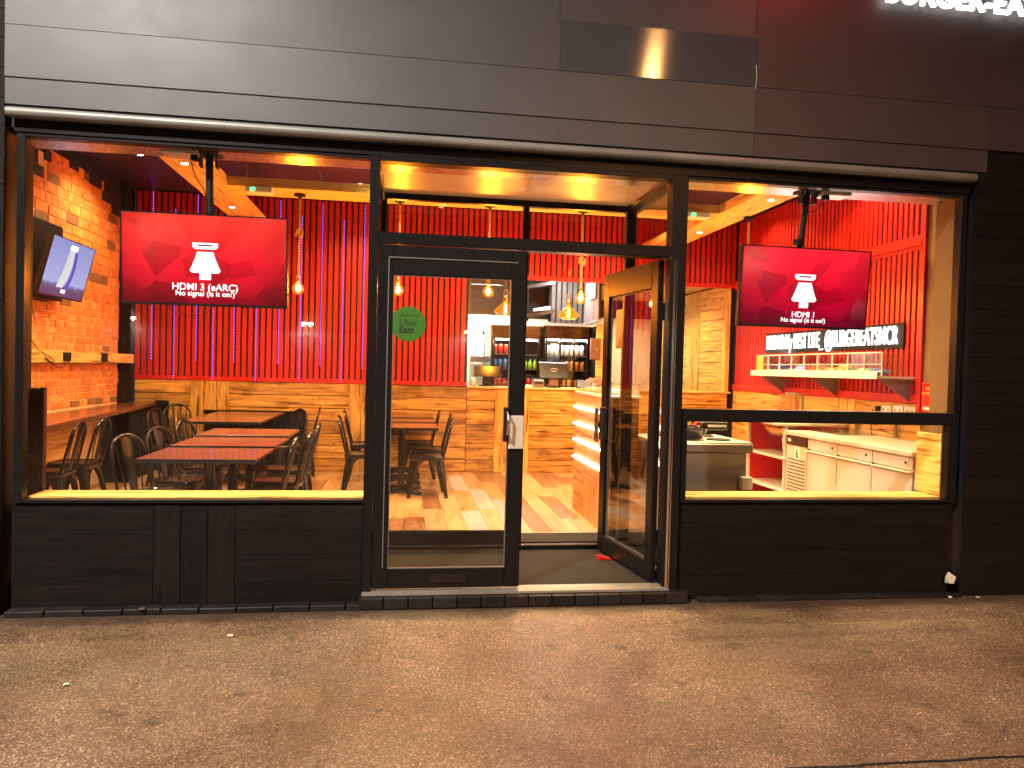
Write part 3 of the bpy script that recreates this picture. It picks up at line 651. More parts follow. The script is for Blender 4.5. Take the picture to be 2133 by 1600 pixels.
tw = B('end_wall', None, (XR - .012, 0.30, 0.1), (XR + .1, 1.216, 3.66), 'tan_wall'); tag(tw, 'plain tan plaster return beside the right window', 'wall')

# timber ring hung below the ceiling
def beam(lab, lo, hi, mat, lights=()):
    t = T('timber_beam', lab, 'beam', ((lo[0] + hi[0]) / 2, (lo[1] + hi[1]) / 2, lo[2]), group='rough timber beams hung below the dark ceiling')
    m_ = (lo[0] + hi[0]) / 2
    if mat == 'beam_y':
        B('soffit_board', t, lo, (hi[0], hi[1], lo[2] + .022), mat, 0.003); B('side_board', t, (lo[0], lo[1], lo[2] + .0225), (lo[0] + .022, hi[1], hi[2]), mat, 0.003); B('side_board', t, (hi[0] - .022, lo[1], lo[2] + .0225), hi, mat, 0.003)
    else:
        B('soffit_board', t, lo, (hi[0], hi[1], lo[2] + .022), mat, 0.003); B('side_board', t, (lo[0], lo[1], lo[2] + .0225), (hi[0], lo[1] + .022, hi[2]), mat, 0.003); B('side_board', t, (lo[0], hi[1] - .022, lo[2] + .0225), hi, mat, 0.003)
    B('capping', t, (lo[0] + .024, lo[1] + .024, hi[2] - .02), (hi[0] - .024, hi[1] - .024, hi[2]), mat)
    return t
b1 = beam('left timber beam running back from the left window to the slatted wall', (-2.02, 0.35, 3.20), (-1.69, 5.06, 3.30), 'beam_y')
b2 = beam('right timber beam running back above the right television', (3.20, 0.35, 3.20), (3.55, 5.06, 3.30), 'beam_y')
b3 = beam('long cross beam that the rope lamps hang from', (-1.685, 2.53, 3.20), (3.195, 2.93, 3.29), 'beam_x')
for (xx, yy) in ((-0.85, 2.73), (-1.55, 2.73), (2.3, 2.73), (-1.86, .9), (3.4, .9)):
    o = MB().tube([(xx, yy, 3.28), (xx, yy, 3.665)], 0.008, 6).build('hanger_rod', 'chrome'); one(o, 'thin metal rod above the %s' % {(-0.85): 'cross beam right of the emergency light', (-1.55): 'cross beam next to the left beam', 2.3: 'cross beam over the doorway', (-1.86): 'left timber beam', 3.4: 'right timber beam'}[xx], 'rod', (xx, yy, 3.28), 'rods between the beams and the ceiling')

# ================================================================== downlights
def downlight(lab, x, y, z, power=0, spot=130, col=WARM):
    t = T('downlight', lab, 'ceiling light', (x, y, z), group='recessed downlights')
    MB().lathe([(.030, -.002), (.044, -.002), (.046, .0), (.046, .004), (.030, .004), (.030, -.002)], (x, y, z - .003), 20).build('trim_ring', 'chrome', t)
    MB().lathe([(0, -.001), (.029, -.001), (.029, .001), (0, .001)], (x, y, z - .003), 16).build('lens', 'lens', t)
    if power: light('SPOT', t, (x, y, z - .012), power * 1.28, col, 0.04, spot, 0.7)
    return t
downlight('front downlight in the left timber beam', -1.86, 1.80, 3.20, 70); downlight('rear downlight in the left timber beam', -1.86, 3.55, 3.20, 70)
downlight('front downlight in the right timber beam', 3.54 - .15, 1.81, 3.20, 70); downlight('rear downlight in the right timber beam', 3.40, 3.55, 3.20, 70)
for (x, y, p) in ((-2.7, 1.1, 105), (-0.9, 1.0, 120), (-2.75, 3.4, 80), (-0.55, 4.1, 80), (1.1, 1.5, 190), (1.2, 4.1, 110), (2.5, 1.3, 110), (2.6, 4.1, 60), (4.15, 1.9, 45), (4.15, 3.9, 40), (3.05, .9, 120), (0.2, 2.2, 60)):  # added fill lamps out of sight, washing the walls and counters
    downlight('added unseen fill downlight in the dark ceiling %s' % {(-2.7): 'over the bar near the window', (-0.9): 'over the front dining table', (-2.75): 'over the far end of the bar', (-0.55): 'between the two rows of tables',
              1.1: 'over the doorway floor', 1.2: 'before the service counter', 2.5: 'over the hob', 3.05: 'over the refrigerated counter doors', 2.6: 'before the kitchen opening', 4.15: 'over the refrigerated counter' if y < 3 else 'over the red corner', 0.2: 'over the middle of the room'}[x], x, y, 3.66, p, 140)

# ================================================================== rope lamps
def rope_lamp(lab, x, y, ztop, zb, tk, globe=True):
    t = T('rope_lamp', lab, 'pendant lamp', (x, y, ztop), group='rope pendant lamps under the cross beam')
    MB().lathe([(0, 0), (.055, 0), (.055, -.022), (.015, -.028), (.015, -.05), (0, -.05)], (x, y, ztop), 18).build('ceiling_rose', 'matt_black', t)
    zt = ztop - .045; n = 70; zr = zb + .09; pts1 = []; pts2 = []
    for i in range(n + 1):
        z_ = zt + (zr - zt) * i / n; a = z_ * 95
        pts1.append((x + .006 * math.cos(a), y + .006 * math.sin(a), z_)); pts2.append((x - .006 * math.cos(a), y - .006 * math.sin(a), z_))
    MB().tube(pts1, .0075, 6).tube(pts2, .0075, 6).build('rope', 'rope', t)
    k = MB(); kz = tk
    pts = [(x + .026 * math.sin(2 * a) * (1 + .3 * math.cos(a)), y + .022 * math.cos(3 * a), kz + .038 * math.sin(3 * a + .6) + .006 * a) for a in [i * 2 * math.pi / 40 for i in range(40)]]
    k.tube(pts, .010, 7, closed=True).build('knot', 'rope', t)
    MB().lathe([(0, .06), (.014, .06), (.020, .045), (.020, 0), (.017, -.012), (0, -.012)], (x, y, zb + .035), 14).build('lamp_holder', 'brass', t)
    if globe:
        r = .059; MB().lathe([(.017, .022)] + [(r * math.sin(a), -.035 - r * math.cos(a) * 1.0 + .0) for a in [math.pi - .38 - i * (math.pi - .38) / 12 for i in range(13)]], (x, y, zb), 20).build('globe', 'amber', t)
        MB().tube([(x - .012, y, zb + .0), (x - .010, y, zb - .055), (x, y, zb - .065), (x + .010, y, zb - .055), (x + .012, y, zb)], .0045, 6).tube([(x, y - .012, zb), (x, y - .010, zb - .055), (x, y + .010, zb - .055), (x, y + .012, zb)], .0045, 6).build('filament', 'bulb', t)
    light('POINT', t, (x, y, zb - .035), 34, BULB, 0.03)
    return t
rope_lamp('knotted rope lamp beside the right edge of the left television', -1.045, 2.73, 3.20, 2.31, 2.80)
rope_lamp('rope lamp half hidden behind the left stile of the closed door', -0.075, 2.73, 3.20, 2.335, 2.76)
rope_lamp('rope lamp seen through the glass of the closed door', 0.832, 2.73, 3.20, 2.355, 2.76)
rope_lamp('rope lamp hanging in the open doorway', 1.800, 2.73, 3.20, 2.325, 2.66)
rope_lamp('rope lamp behind the left edge of the right television', 3.555, 2.60, 3.20, 2.42, 2.70)
def cone_lamp(lab, x, y, z):
    t = T('glass_pendant', lab, 'pendant lamp', (x, y, z + .9), group='amber glass pendants over the service counter')
    MB().tube([(x, y, z + .55), (x, y, z + .25)], .004, 6).build('flex', 'brass', t)
    MB().tube([(x - .025, y, z + .15), (x - .025, y, z + .24), (x - .012, y, z + .262), (x + .012, y, z + .262), (x + .025, y, z + .24), (x + .025, y, z + .15)], .005, 6).build('bracket', 'brass', t)
    MB().lathe([(0, .20), (.018, .195), (.03, .15), (.03, .09), (0, .09)], (x, y, z), 16).build('cap', 'brass', t)
    MB().lathe([(.032, .095), (.06, .08), (.115, .03), (.142, -.005), (.140, -.022), (.10, -.050), (.055, -.066), (0, -.068)], (x, y, z), 28).build('shade', 'amber', t)
    MB().tube([(x - .008, y, z + .07), (x - .010, y, z - .03), (x, y, z - .04), (x + .010, y, z - .03), (x + .008, y, z + .07)], .004, 6).build('filament', 'bulb', t)
    light('POINT', t, (x, y, z), 22, BULB, 0.03)
    B('pulley', t, (x - .02, y - .02, z + .50), (x + .02, y + .02, z + .58), 'brass', .006)
    MB().tube([(x, y, z + .56), (x, y, 3.66)], .003, 6).build('wire', 'matt_black', t)
    return t
cone_lamp('wide amber glass pendant hanging in the open doorway', 2.10, 4.65, 2.262); cone_lamp('wide amber glass pendant half behind the door stile', 1.27, 4.65, 2.285)
o = T('smoke_detector', 'small white smoke detector under the cross beam', 'smoke detector', (0.335, 2.72, 3.20))
MB().lathe([(0, 0), (.055, 0), (.055, -.015), (.045, -.035), (.02, -.045), (0, -.045)], (.335, 2.72, 3.199), 20).build('body', 'white', o); MB().lathe([(0, 0), (.02, 0), (.018, -.012), (0, -.012)], (.335, 2.72, 3.153), 12).build('sensor', 'white', o)
for xx, lab in ((-1.376, 'white emergency light box with green glow on the cross beam beside the left beam'), (2.93, 'white emergency light box on the cross beam beside the right beam')):
    o = T('emergency_light', lab, 'emergency light', (xx, 2.47, 3.17)); B('case', o, (xx - .125, 2.42, 3.125), (xx + .125, 2.525, 3.19), 'white', .01)
    B('indicator', o, (xx - .075, 2.414, 3.138), (xx - .035, 2.4195, 3.168), 'green_lamp', .002)

# LED strips on the red back wall
led_spec = [(-3.142, 1.54, 3.64), (-2.876, 1.30, 3.44), (-2.607, 1.53, 3.62), (-2.405, 1.30, 3.44), (-2.149, 1.52, 3.62), (-1.880, 1.30, 3.44), (-1.603, 1.52, 3.62), (-1.335, 1.30, 3.44), (-1.077, 1.51, 3.62), (-0.805, 1.30, 3.40), (-0.543, 1.48, 3.62), (-0.278, 1.30, 3.40)]
names = ['first', 'second', 'third', 'fourth', 'fifth', 'sixth', 'seventh', 'eighth', 'ninth', 'tenth', 'eleventh', 'last']
me_cache = {}
for i, (x, z0, z1) in enumerate(led_spec):
    lab = '%s violet light strip from the left corner on the red slats' % names[i]
    t = T('light_strip', lab, 'light strip', (x, YB - .027, z0), group='violet light strips on the back wall')
    B('tape', t, (x - .005, YB - .0275, z0), (x + .005, YB - .0245, z1), 'led_tape')
    mb = MB(); z = z0 + .015
    while z < z1: mb.box((x - .0035, YB - .032, z - .0055), (x + .0035, YB - .0278, z + .0055)); z += .034
    d = mb.build('diodes', 'purple_led', t); d['kind'] = 'stuff'

# ================================================================== dining tables
def table_proto(hx=.385, hy=.345):
    t = T('dining_table', 'x', 'table', (0, 0, 0), group='dining tables with dark reddish tops')
    B('table_top', t, (-hx, -hy, .722), (hx, hy, .745), 'table_top', .003); B('edge_band', t, (-hx, -hy - .003, .716), (hx, -hy - .001, .744), 'matt_black')
    B('mounting_plate', t, (-.2, -.2, .700), (.2, .2, .7155), 'matt_black')
    MB().tube([(0, 0, .03), (0, 0, .70)], .038, 18).build('column', 'gloss_black', t)
    for a in range(4):
        c, s = math.cos(a * math.pi / 2 + math.pi / 4), math.sin(a * math.pi / 2 + math.pi / 4)
        MB().tube([(c * .02, s * .02, .055), (c * .12, s * .12, .045), (c * .30, s * .30, .016)], [.034, .030, .024], 10).build('foot', 'gloss_black', t)
    return t
def place(proto, used, x, y, z, rz, lab):
    o = proto if not used[0] else copy_tree(proto)
    used[0] = True; o.location = (x, y, z); o.rotation_euler = (0, 0, rz); o['label'] = lab; return o
tb = table_proto(); tu = [False]
tspec = [(-1.35, .70, 'nearest of three joined tables behind the left window, catching a yellow glow'), (-1.35, 1.425, 'middle of the three joined tables behind the left window'), (-1.36, 2.150, 'farthest of the three joined tables behind the left window'),
            (-.005, 3.46, 'nearest of the three joined tables seen through the closed glass door'), (-.005, 4.17, 'middle of the three joined tables seen through the closed glass door'), (-.005, 4.76, 'farthest of the three joined tables against the pine cladding')]
for i, (x, y, lab) in enumerate(tspec): place(tb, tu, x, y, ZF + .011 * (i % 3), random.uniform(-.008, .008), lab)
t4 = table_proto(.40, .80); t4.location = (-1.88, 4.05, .170); t4['label'] = 'long table standing alone in front of the black ribbed radiator'

# ================================================================== metal chairs (faces +x locally, back at -x)
def chair_proto():
    t = T('metal_chair', 'x', 'chair', (0, 0, 0), group='glossy black metal cafe chairs')
    def rsq(h, r, n=6):
        p = []
        for cx, cy, a0 in ((h - r, h - r, 0), (-h + r, h - r, 90), (-h + r, -h + r, 180), (h - r, -h + r, 270)):
            for k in range(n + 1): a = R(a0 + 90 * k / n); p.append((cx + r * math.cos(a), cy + r * math.sin(a)))
        return p
    a = rsq(.185, .07); n = len(a)
    def ring(p, z, s=1): return [(x * s, y * s, z) for x, y in p]
    vs = ring(a, .438, .80) + ring(a, .436, .93) + ring(a, .446, .97) + ring(a, .440, 1.0) + ring(a, .395, 1.01) + ring(a, .395, .985) + ring(a, .43, .96); fs = [tuple(range(n))]
    for k in range(6): fs += [(k * n + i, k * n + (i + 1) % n, (k + 1) * n + (i + 1) % n, (k + 1) * n + i) for i in range(n)]
    MB().add(vs, fs, True).build('seat', 'gloss_black', t)
    for sx in (1, -1):
        for sy in (1, -1):
            mb = MB(); lev = 9; rows = []
            for q in range(lev + 1):
                u = q / lev; z = .430 * (1 - u); hx = .170 + .050 * u; r = .055 * (1 - .72 * u); wd = .030 + .105 * max(0, 1 - u * 3.2) ** 1.8
                wd = max(wd - .012 * u, .016)
                pts = [(-wd, hx)] + [(0 - 0 + 0, hx)] if False else []
                cx = hx - r; pts = [(cx - wd, hx)]
                for k_ in range(5): an = R(90 - 90 * k_ / 4); pts.append((cx + r * math.cos(an), cx + r * math.sin(an)))
                pts.append((hx, cx - wd)); rows.append([(sx * px, sy * py, z) for px, py in pts])
            m_ = len(rows[0]); inn = [[(x * .975, y * .975, z) for x, y, z in r_] for r_ in rows]
            vs = [v for r_ in rows for v in r_] + [v for r_ in inn for v in r_]; off = (lev + 1) * m_; fs = []
            for q in range(lev):
                for k_ in range(m_ - 1):
                    A, Bq, C, D = q * m_ + k_, q * m_ + k_ + 1, (q + 1) * m_ + k_ + 1, (q + 1) * m_ + k_
                    fs += [(A, Bq, C, D), (off + D, off + C, off + Bq, off + A)]
                for k_ in (0, m_ - 1): fs.append((q * m_ + k_, (q + 1) * m_ + k_, off + (q + 1) * m_ + k_, off + q * m_ + k_))
            mb.add(vs, fs, True); mb.lathe([(0, 0), (.016, 0), (.016, .02), (0, .02)], (sx * .205, sy * .205, -.001), 8)
            mb.build('leg', 'gloss_black', t)
    # hooped back
    pts = [(-.165, -.165, .43)]
    for k in range(17):
        a = math.pi * k / 16; yy = -.158 * math.cos(a) * (1 - .05 * math.sin(a)); hh = .70 + .145 * math.sin(a) ** .75
        pts.append((-.165 - .24 * (hh - .43), yy, hh))
    pts.append((-.165, .165, .43))
    MB().tube(pts, .0115, 9).build('back_hoop', 'gloss_black', t)
    vs = []; nn = 10
    for k in range(nn + 1):
        u = k / nn; z = .44 + (.838 - .44) * u; hw = .036 + .020 * u; xx = -.170 - .24 * (z - .43)
        for yy, dx in ((-hw, 0), (-hw * .5, -.006), (0, -.008), (hw * .5, -.006), (hw, 0)): vs.append((xx + dx, yy, z))
    off = len(vs); vs += [(x - .003, y, z) for x, y, z in vs]; fs = []
    for k in range(nn):
        for q in range(4): A = k * 5 + q; fs += [(A, A + 1, A + 6, A + 5), (off + A + 5, off + A + 6, off + A + 1, off + A)]
        for q in (0, 4): A = k * 5 + q; fs.append((A, A + 5, off + A + 5, off + A))
    MB().add(vs, fs, True).build('back_splat', 'gloss_black', t)
    for sy in (-1, 1): MB().tube([(-.172, sy * .075, .43), (-.205, sy * .098, .60), (-.252, sy * .112, .79)], .006, 6).build('back_rod', 'gloss_black', t)
    return t
cp = chair_proto(); cu = [False]
PI = math.pi
cs = [(-2.98, 1.98, PI + .04, 'nearer chair pulled up to the wall bar, back towards the room'), (-2.97, 2.50, PI - .05, 'second chair along the wall bar, back towards the room'),
      (-1.76, .84, -.42, 'nearest chair on the left side of the three joined tables'), (-1.74, 1.52, -.36, 'middle chair on the left side of the three joined tables'), (-1.74, 2.30, -.25, 'farthest chair on the left side of the three joined tables'),
      (-2.50, 3.90, -.30, 'left chair nearer the window at the radiator table'), (-2.66, 4.72, -1.05, 'chair standing farther back near the pine wall left of the radiator'),
      (-1.04, .82, PI + .03, 'nearest chair on the right side of the three joined tables'), (-1.00, 1.50, PI - .04, 'middle chair on the right side of the three joined tables'), (-1.02, 2.20, PI + .02, 'farthest chair on the right side of the three joined tables'),
      (-1.40, 4.15, PI + .75, 'chair turned half away at the right end of the radiator table'), (-1.30, 4.80, PI + .1, 'chair behind the radiator table close to the radiator'),
      (-.42, 3.40, .0, 'nearer chair on the left of the tables behind the door jamb'), (-.44, 4.40, .03, 'farther chair on the left of the tables behind the door jamb'),
      (.27, 3.28, PI + .03, 'nearest chair on the right of the tables seen through the closed door'), (.30, 3.98, PI - .03, 'second chair on the right of the tables seen through the closed door'), (.20, 4.62, PI, 'farthest chair on the right of the tables, by the pine wall')]
for x, y, rz, lab in cs: place(cp, cu, x, y, ZF, rz, lab)

# radiator
rd = T('radiator', 'wide black ribbed radiator in front of the pine cladding', 'radiator', (-1.85, 5.0, .3))
B('back_panel', rd, (-2.48, 5.03, .25), (-1.23, 5.05, .90), 'matt_black')
for i in range(21): MB().tube([(-2.455 + i * .0605, 5.005, .26), (-2.455 + i * .0605, 5.005, .89)], .021, 10).build('rib', 'gloss_black', rd)
B('header_pipe', rd, (-2.49, 4.985, .885), (-1.22, 5.03, .925), 'gloss_black', .01); B('header_pipe', rd, (-2.49, 4.985, .235), (-1.22, 5.03, .27), 'gloss_black', .01)
MB().tube([(-1.19, 5.0, .25), (-1.16, 5.0, .25), (-1.16, 5.0, ZF)], .012, 8).tube([(-1.16, 5.0, .25), (-1.16, 5.0, .36)], .016, 8).build('valve', 'matt_black', rd)
sf = T('wall_socket', 'white round edged switch plate high on the left corner board', 'socket', (-3.37, 4.8, 1.9)); B('plate', sf, (-3.362, 4.72, 1.70), (-3.352, 4.80, 1.83), 'matt_black', .004)

# ================================================================== televisions
def tv(lab, loc, rz, rx, wd, ht, scr, group=None):
    t = T('television', lab, 'television', loc, rz, group=group, rx=rx)
    t.rotation_mode = 'XYZ'
    k = t.location.copy(); t.location = (0, 0, 0)
    B('case', t, (-wd / 2, .006, -ht / 2), (wd / 2, .045, ht / 2), 'screen_off', .004)
    b = .009
    for lo, hi in (((-wd / 2, -.004, -ht / 2), (wd / 2, .0055, -ht / 2 + b * 1.6)), ((-wd / 2, -.004, ht / 2 - b), (wd / 2, .0055, ht / 2)), ((-wd / 2, -.004, -ht / 2 + b * 1.6), (-wd / 2 + b, .0055, ht / 2 - b)), ((wd / 2 - b, -.004, -ht / 2 + b * 1.6), (wd / 2, .0055, ht / 2 - b))): B('bezel', t, lo, hi, 'screen_off')
    s = B('screen', t, (-wd / 2 + b, 0, -ht / 2 + b * 1.6), (wd / 2 - b, .0055, ht / 2 - b), scr)
    t.location = k
    return t, s
def flat(name, par, poly, mat, y0=-.0022, th_=.0008): return MB().prism(poly, 1, y0 - th_, y0).build(name, mat, par, Vector((0, 0, 0)) - par.location if False else None)
def screen_print(t, s, shapes, lines, texts):
    for poly, mat in shapes:
        o = MB().prism(poly, 1, -.0022, -.0014).build('screen_icon', mat, s, (-s.location.x, -s.location.y, -s.location.z))
    for poly, mat in lines:
        o = MB().prism(poly, 1, -.0030, -.0023).build('screen_icon_line', mat, s, (-s.location.x, -s.location.y, -s.location.z))
    for txt, x, z, size, bold in texts:
        me = text_mesh(txt, size, .0004, bold, 'CENTER'); me.materials.clear(); me.materials.append(M['screen_white'])
        o = bpy.data.objects.new('screen_caption', me); link(o, s); o.location = Vector((x, -.002, z)) - s.location
def arc(cx, cz, r, a0, a1, n=16): return [(cx + r * math.cos(R(a0 + (a1 - a0) * i / n)), cz + r * math.sin(R(a0 + (a1 - a0) * i / n))) for i in range(n + 1)]
def plug_icon(cx, top, k):
    P = lambda pts: [(cx + x * k, top + z * k) for x, z in pts]
    frame = P([(-.095, 0), (.095, 0), (.095, -.030), (.075, -.048), (-.075, -.048), (-.095, -.030)])
    neck = P([(-.060, -.070), (.060, -.070), (.075, -.118), (-.075, -.118)])
    b1_ = P([(-.077, -.122), (.077, -.122), (.100, -.182), (-.100, -.182)])
    b2_ = P([(-.103, -.186), (.103, -.186), (.115, -.215), (.100, -.232), (-.100, -.232), (-.115, -.215)])
    cord = [(cx + x * k, top + z * k) for x, z in arc(0, -.237, .042, 0, 180) + [(-.042, -.285), (.042, -.285)]]
    line1 = P([(-.066, -.012), (.066, -.012), (.050, -.027), (-.050, -.027)])
    return [(frame, 'screen_white'), (neck, 'screen_white'), (b1_, 'screen_white'), (b2_, 'screen_white'), (cord, 'screen_white')], [(line1, 'screen_line')] + [([(cx + x * k, top + z * k) for x, z in arc(0, -.237, .046, 0, 180, 14)] + [(cx + x * k, top + z * k) for x, z in arc(0, -.237, .042, 180, 0, 14)], 'screen_line')]
tv1, s1 = tv('large television behind the left window with a red standby screen', (-1.247, .085, 2.174), R(-.4), R(4.1), 1.0, .57, 'screen_red', 'red screened televisions hung inside the windows')
sh, ln = plug_icon(.0, .108, .80); screen_print(tv1, s1, sh, ln, [('HDMI 3 (eARC)', .0, -.186, .060, .0002), ('No signal (is it on?)', .0, -.222, .046, 0)])
tv2, s2 = tv('large television behind the right window with a crimson standby screen', (2.788, .085, 2.166), R(1.4), R(4.2), .985, .562, 'screen_crimson', 'red screened televisions hung inside the windows')
sh, ln = plug_icon(-.005, .095, .82); screen_print(tv2, s2, sh, ln, [('HDMI 1', -.0, -.205, .056, 0), ('No signal (is it on?)', .0, -.240, .044, 0)])
tv3, s3 = tv('small tilted television on the brick wall showing a blue sky picture', (-3.02, 2.43, 2.33), R(91.5), R(13.9), .92, .53, 'screen_sky')
col = [(-.075, .165), (-.02, .19), (.045, .17), (.055, .05), (.02, -.08), (-.035, -.17), (-.16, -.17), (-.11, -.05), (-.085, .06)]
ac = arc(-.23, .02, .36, -35, 28) + arc(-.23, .02, .30, 28, -35)
ac = [(x, z) for x, z in ac]
screen_print(tv3, s3, [(col, 'screen_cloud'), (ac, 'screen_arc')], [], [('ONE', .0, -.215, .045, .001)])
for i, ch in enumerate('BBC'):
    screen_print(tv3, s3, [([( -.07 + i * .052, .178), (-.07 + i * .052 + .046, .178), (-.07 + i * .052 + .046, .225), (-.07 + i * .052, .225)], 'screen_white')], [], [])
    me = text_mesh(ch, .044, .0004, .0006, 'CENTER'); me.materials.clear(); me.materials.append(M['ink']); o = bpy.data.objects.new('screen_caption', me); link(o, s3); o.location = Vector((-.047 + i * .052, -.0032, .187)) - s3.location
k = tv3.location.copy(); tv3.location = (0, 0, 0)
B('wall_arm', tv3, (-.05, .05, -.04), (.05, .26, .04), 'matt_black', .004); tv3.location = k
def pole(lab, top, bot):
    t = T('television_pole', lab, 'bracket', top)
    d = Vector(bot) - Vector(top); x0, y0, z0 = top
    MB().box((x0 - .075, y0 - .075, z0 - .012), (x0 + .075, y0 + .075, z0)).build('ceiling_plate', 'matt_black', t, bev=.003)
    for sx in (-1, 1): MB().box((x0 + sx * .05 - .006, y0 - .03, z0 - .09), (x0 + sx * .05 + .006, y0 + .03, z0 - .012)).build('cheek', 'matt_black', t)
    MB().tube([(x0, y0, z0 - .01), bot], .024, 4).build('post', 'matt_black', t)
    MB().tube([(bot[0] - .0, bot[1], bot[2] + .24), (bot[0], bot[1], bot[2] + .20)], .032, 12).build('collar', 'matt_black', t)
    return t
pole('straight black pole holding the left red television', (-1.262, .20, 2.872), (-1.24, .17, 2.28)); pole('slanted black pole holding the right red television', (2.846, .20, 2.872), (2.765, .17, 2.28))
for (xx, lab) in ((-1.42, 'slim silver projector box on the soffit beside the left television pole'), (3.02, 'slim silver projector box on the soffit beside the right television pole')):
    o = T('media_box', lab, 'media box', (xx, .17, 2.85)); B('case', o, (xx - .11, .10, 2.835), (xx + .11, .24, 2.871), 'steel', .006); B('plug', o, (xx + (.07 if xx < 0 else -.10), .10, 2.800), (xx + (.11 if xx < 0 else -.06), .15, 2.834), 'matt_black', .004)
def cable(lab, pts, r=.003, mat='matt_black'):
    P_ = []
    for i in range(len(pts) - 1):
        a, b = Vector(pts[i]), Vector(pts[i + 1])
        for q in range(5): P_.append(a.lerp(b, q / 5))
    P_.append(Vector(pts[-1]))
    for _ in range(3): P_ = [P_[0]] + [(P_[i - 1] + P_[i] * 2 + P_[i + 1]) / 4 for i in range(1, len(P_) - 1)] + [P_[-1]]
    o = MB().tube(P_, r, 5).build('cable', mat); return one(o, lab, 'cable', pts[-1])
cable('black cable drooping from the left soffit to the red television', [(-1.36, .14, 2.81), (-1.33, .15, 2.70), (-1.27, .16, 2.62), (-1.25, .15, 2.45)])
cable('black cable from the right soffit to the pole of the crimson television', [(2.94, .14, 2.81), (2.93, .15, 2.77), (2.86, .16, 2.72), (2.80, .17, 2.70)])
cable('tangled black cable hanging from the small television to the ledge socket', [(-3.25, 2.2, 2.05), (-3.30, 2.25, 1.8), (-3.28, 2.42, 1.62), (-3.25, 2.55, 1.56), (-3.25, 2.75, 1.51), (-3.25, 2.60, 1.49), (-3.25, 2.5, 1.55), (-3.24, 2.80, 1.42), (-3.24, 3.0, 1.50)], .004)
cable('thin cable looping below the left red television', [(-1.48, .13, 1.89), (-1.44, .13, 1.84), (-1.33, .13, 1.825), (-1.22, .13, 1.86), (-1.2, .13, 1.90)], .002)
cable('thin cable hanging under the sockets on the pine splashback', [(4.572, 1.9, 1.24), (4.57, 1.92, 1.1), (4.575, 1.9, .95)], .004)

# ================================================================== side counter with light tubes
sc2 = T('side_counter', 'orange wood clad counter beside the doorway with a glass topped display', 'counter', (1.85, 1.9, ZF))
B('carcass', sc2, (1.752, 1.27, ZF), (1.985, 2.54, 1.315), 'matt_black')
y0 = 1.25
B('upper_panel', sc2, (1.730, y0, .56), (1.751, 2.545, 1.312), 'counter_wood', .002)
for a, b in ((y0, 1.50), (2.13, 2.545)):
    for k_ in range(3): B('board', sc2, (1.730, a + .002, ZF + k_ * .138), (1.751, b - .002, ZF + k_ * .138 + .135), 'counter_wood', .003)
for a in (1.50, 1.71, 1.92): B('board', sc2, (1.728, a + .002, ZF), (1.751, a + .208, .557), 'counter_wood_v', .003)
B('far_end_panel', sc2, (1.73, 2.547, ZF), (1.985, 2.565, 1.315), 'counter_wood_v')
B('counter_top', sc2, (1.725, 1.24, 1.316), (2.0, 2.57, 1.338), 'steel', .003)
gl_ = T('display_case', 'low glass display case on the side counter', 'display case', (1.86, 1.9, 1.34))
B('front_glass', gl_, (1.735, 1.26, 1.340), (1.741, 2.54, 1.432), 'thin_glass'); B('top_glass', gl_, (1.735, 1.26, 1.433), (1.985, 2.54, 1.439), 'thin_glass'); B('back_frame', gl_, (1.975, 1.26, 1.340), (1.985, 2.54, 1.432), 'steel')
B('edge_strip', gl_, (1.730, 1.26, 1.440), (1.742, 2.54, 1.446), 'chrome'); B('end_glass', gl_, (1.742, 2.534, 1.340), (1.974, 2.54, 1.432), 'thin_glass')
for q in range(4): 
    o = B('food_tub', None, (1.79, 1.5 + q * .25, 1.341), (1.93, 1.66 + q * .25, 1.385), 'white', .01); tag(o, ('nearest', 'second', 'third', 'farthest')[q] + ' white tub standing inside the glass display case', 'tub', 'white tubs inside the display case')
for q, z in enumerate((1.178, 1.015, .850, .680)):
    t = T('light_tube', '%s cold white light tube on the side counter' % ('topmost', 'second', 'third', 'lowest')[q], 'light tube', (1.72, 1.95, z), group='cold white light tubes across the side counter')
    MB().tube([(1.716, 1.34, z), (1.716, 2.52, z)], .011, 8).build('tube', 'tube_light', t)
    for ya in (1.315, 2.522): MB().tube([(1.716, ya, z), (1.716, ya + .022, z)], .014, 8).build('end_cap', 'matt_black', t)
cl = MB().add([(1.80, 2.30, 1.4400), (1.96, 2.28, 1.4400), (1.97, 2.46, 1.4400), (1.81, 2.50, 1.4400), (1.83, 2.33, 1.463), (1.94, 2.31, 1.470), (1.93, 2.44, 1.466), (1.85, 2.45, 1.473)], [(0, 3, 2, 1), (4, 5, 6, 7), (0, 1, 5, 4), (1, 2, 6, 5), (2, 3, 7, 6), (3, 0, 4, 7)]).build('cleaning_cloth', 'red_trim'); one(cl, 'folded dark red cloth on the glass display case', 'cloth', (1.88, 2.4, 1.44))

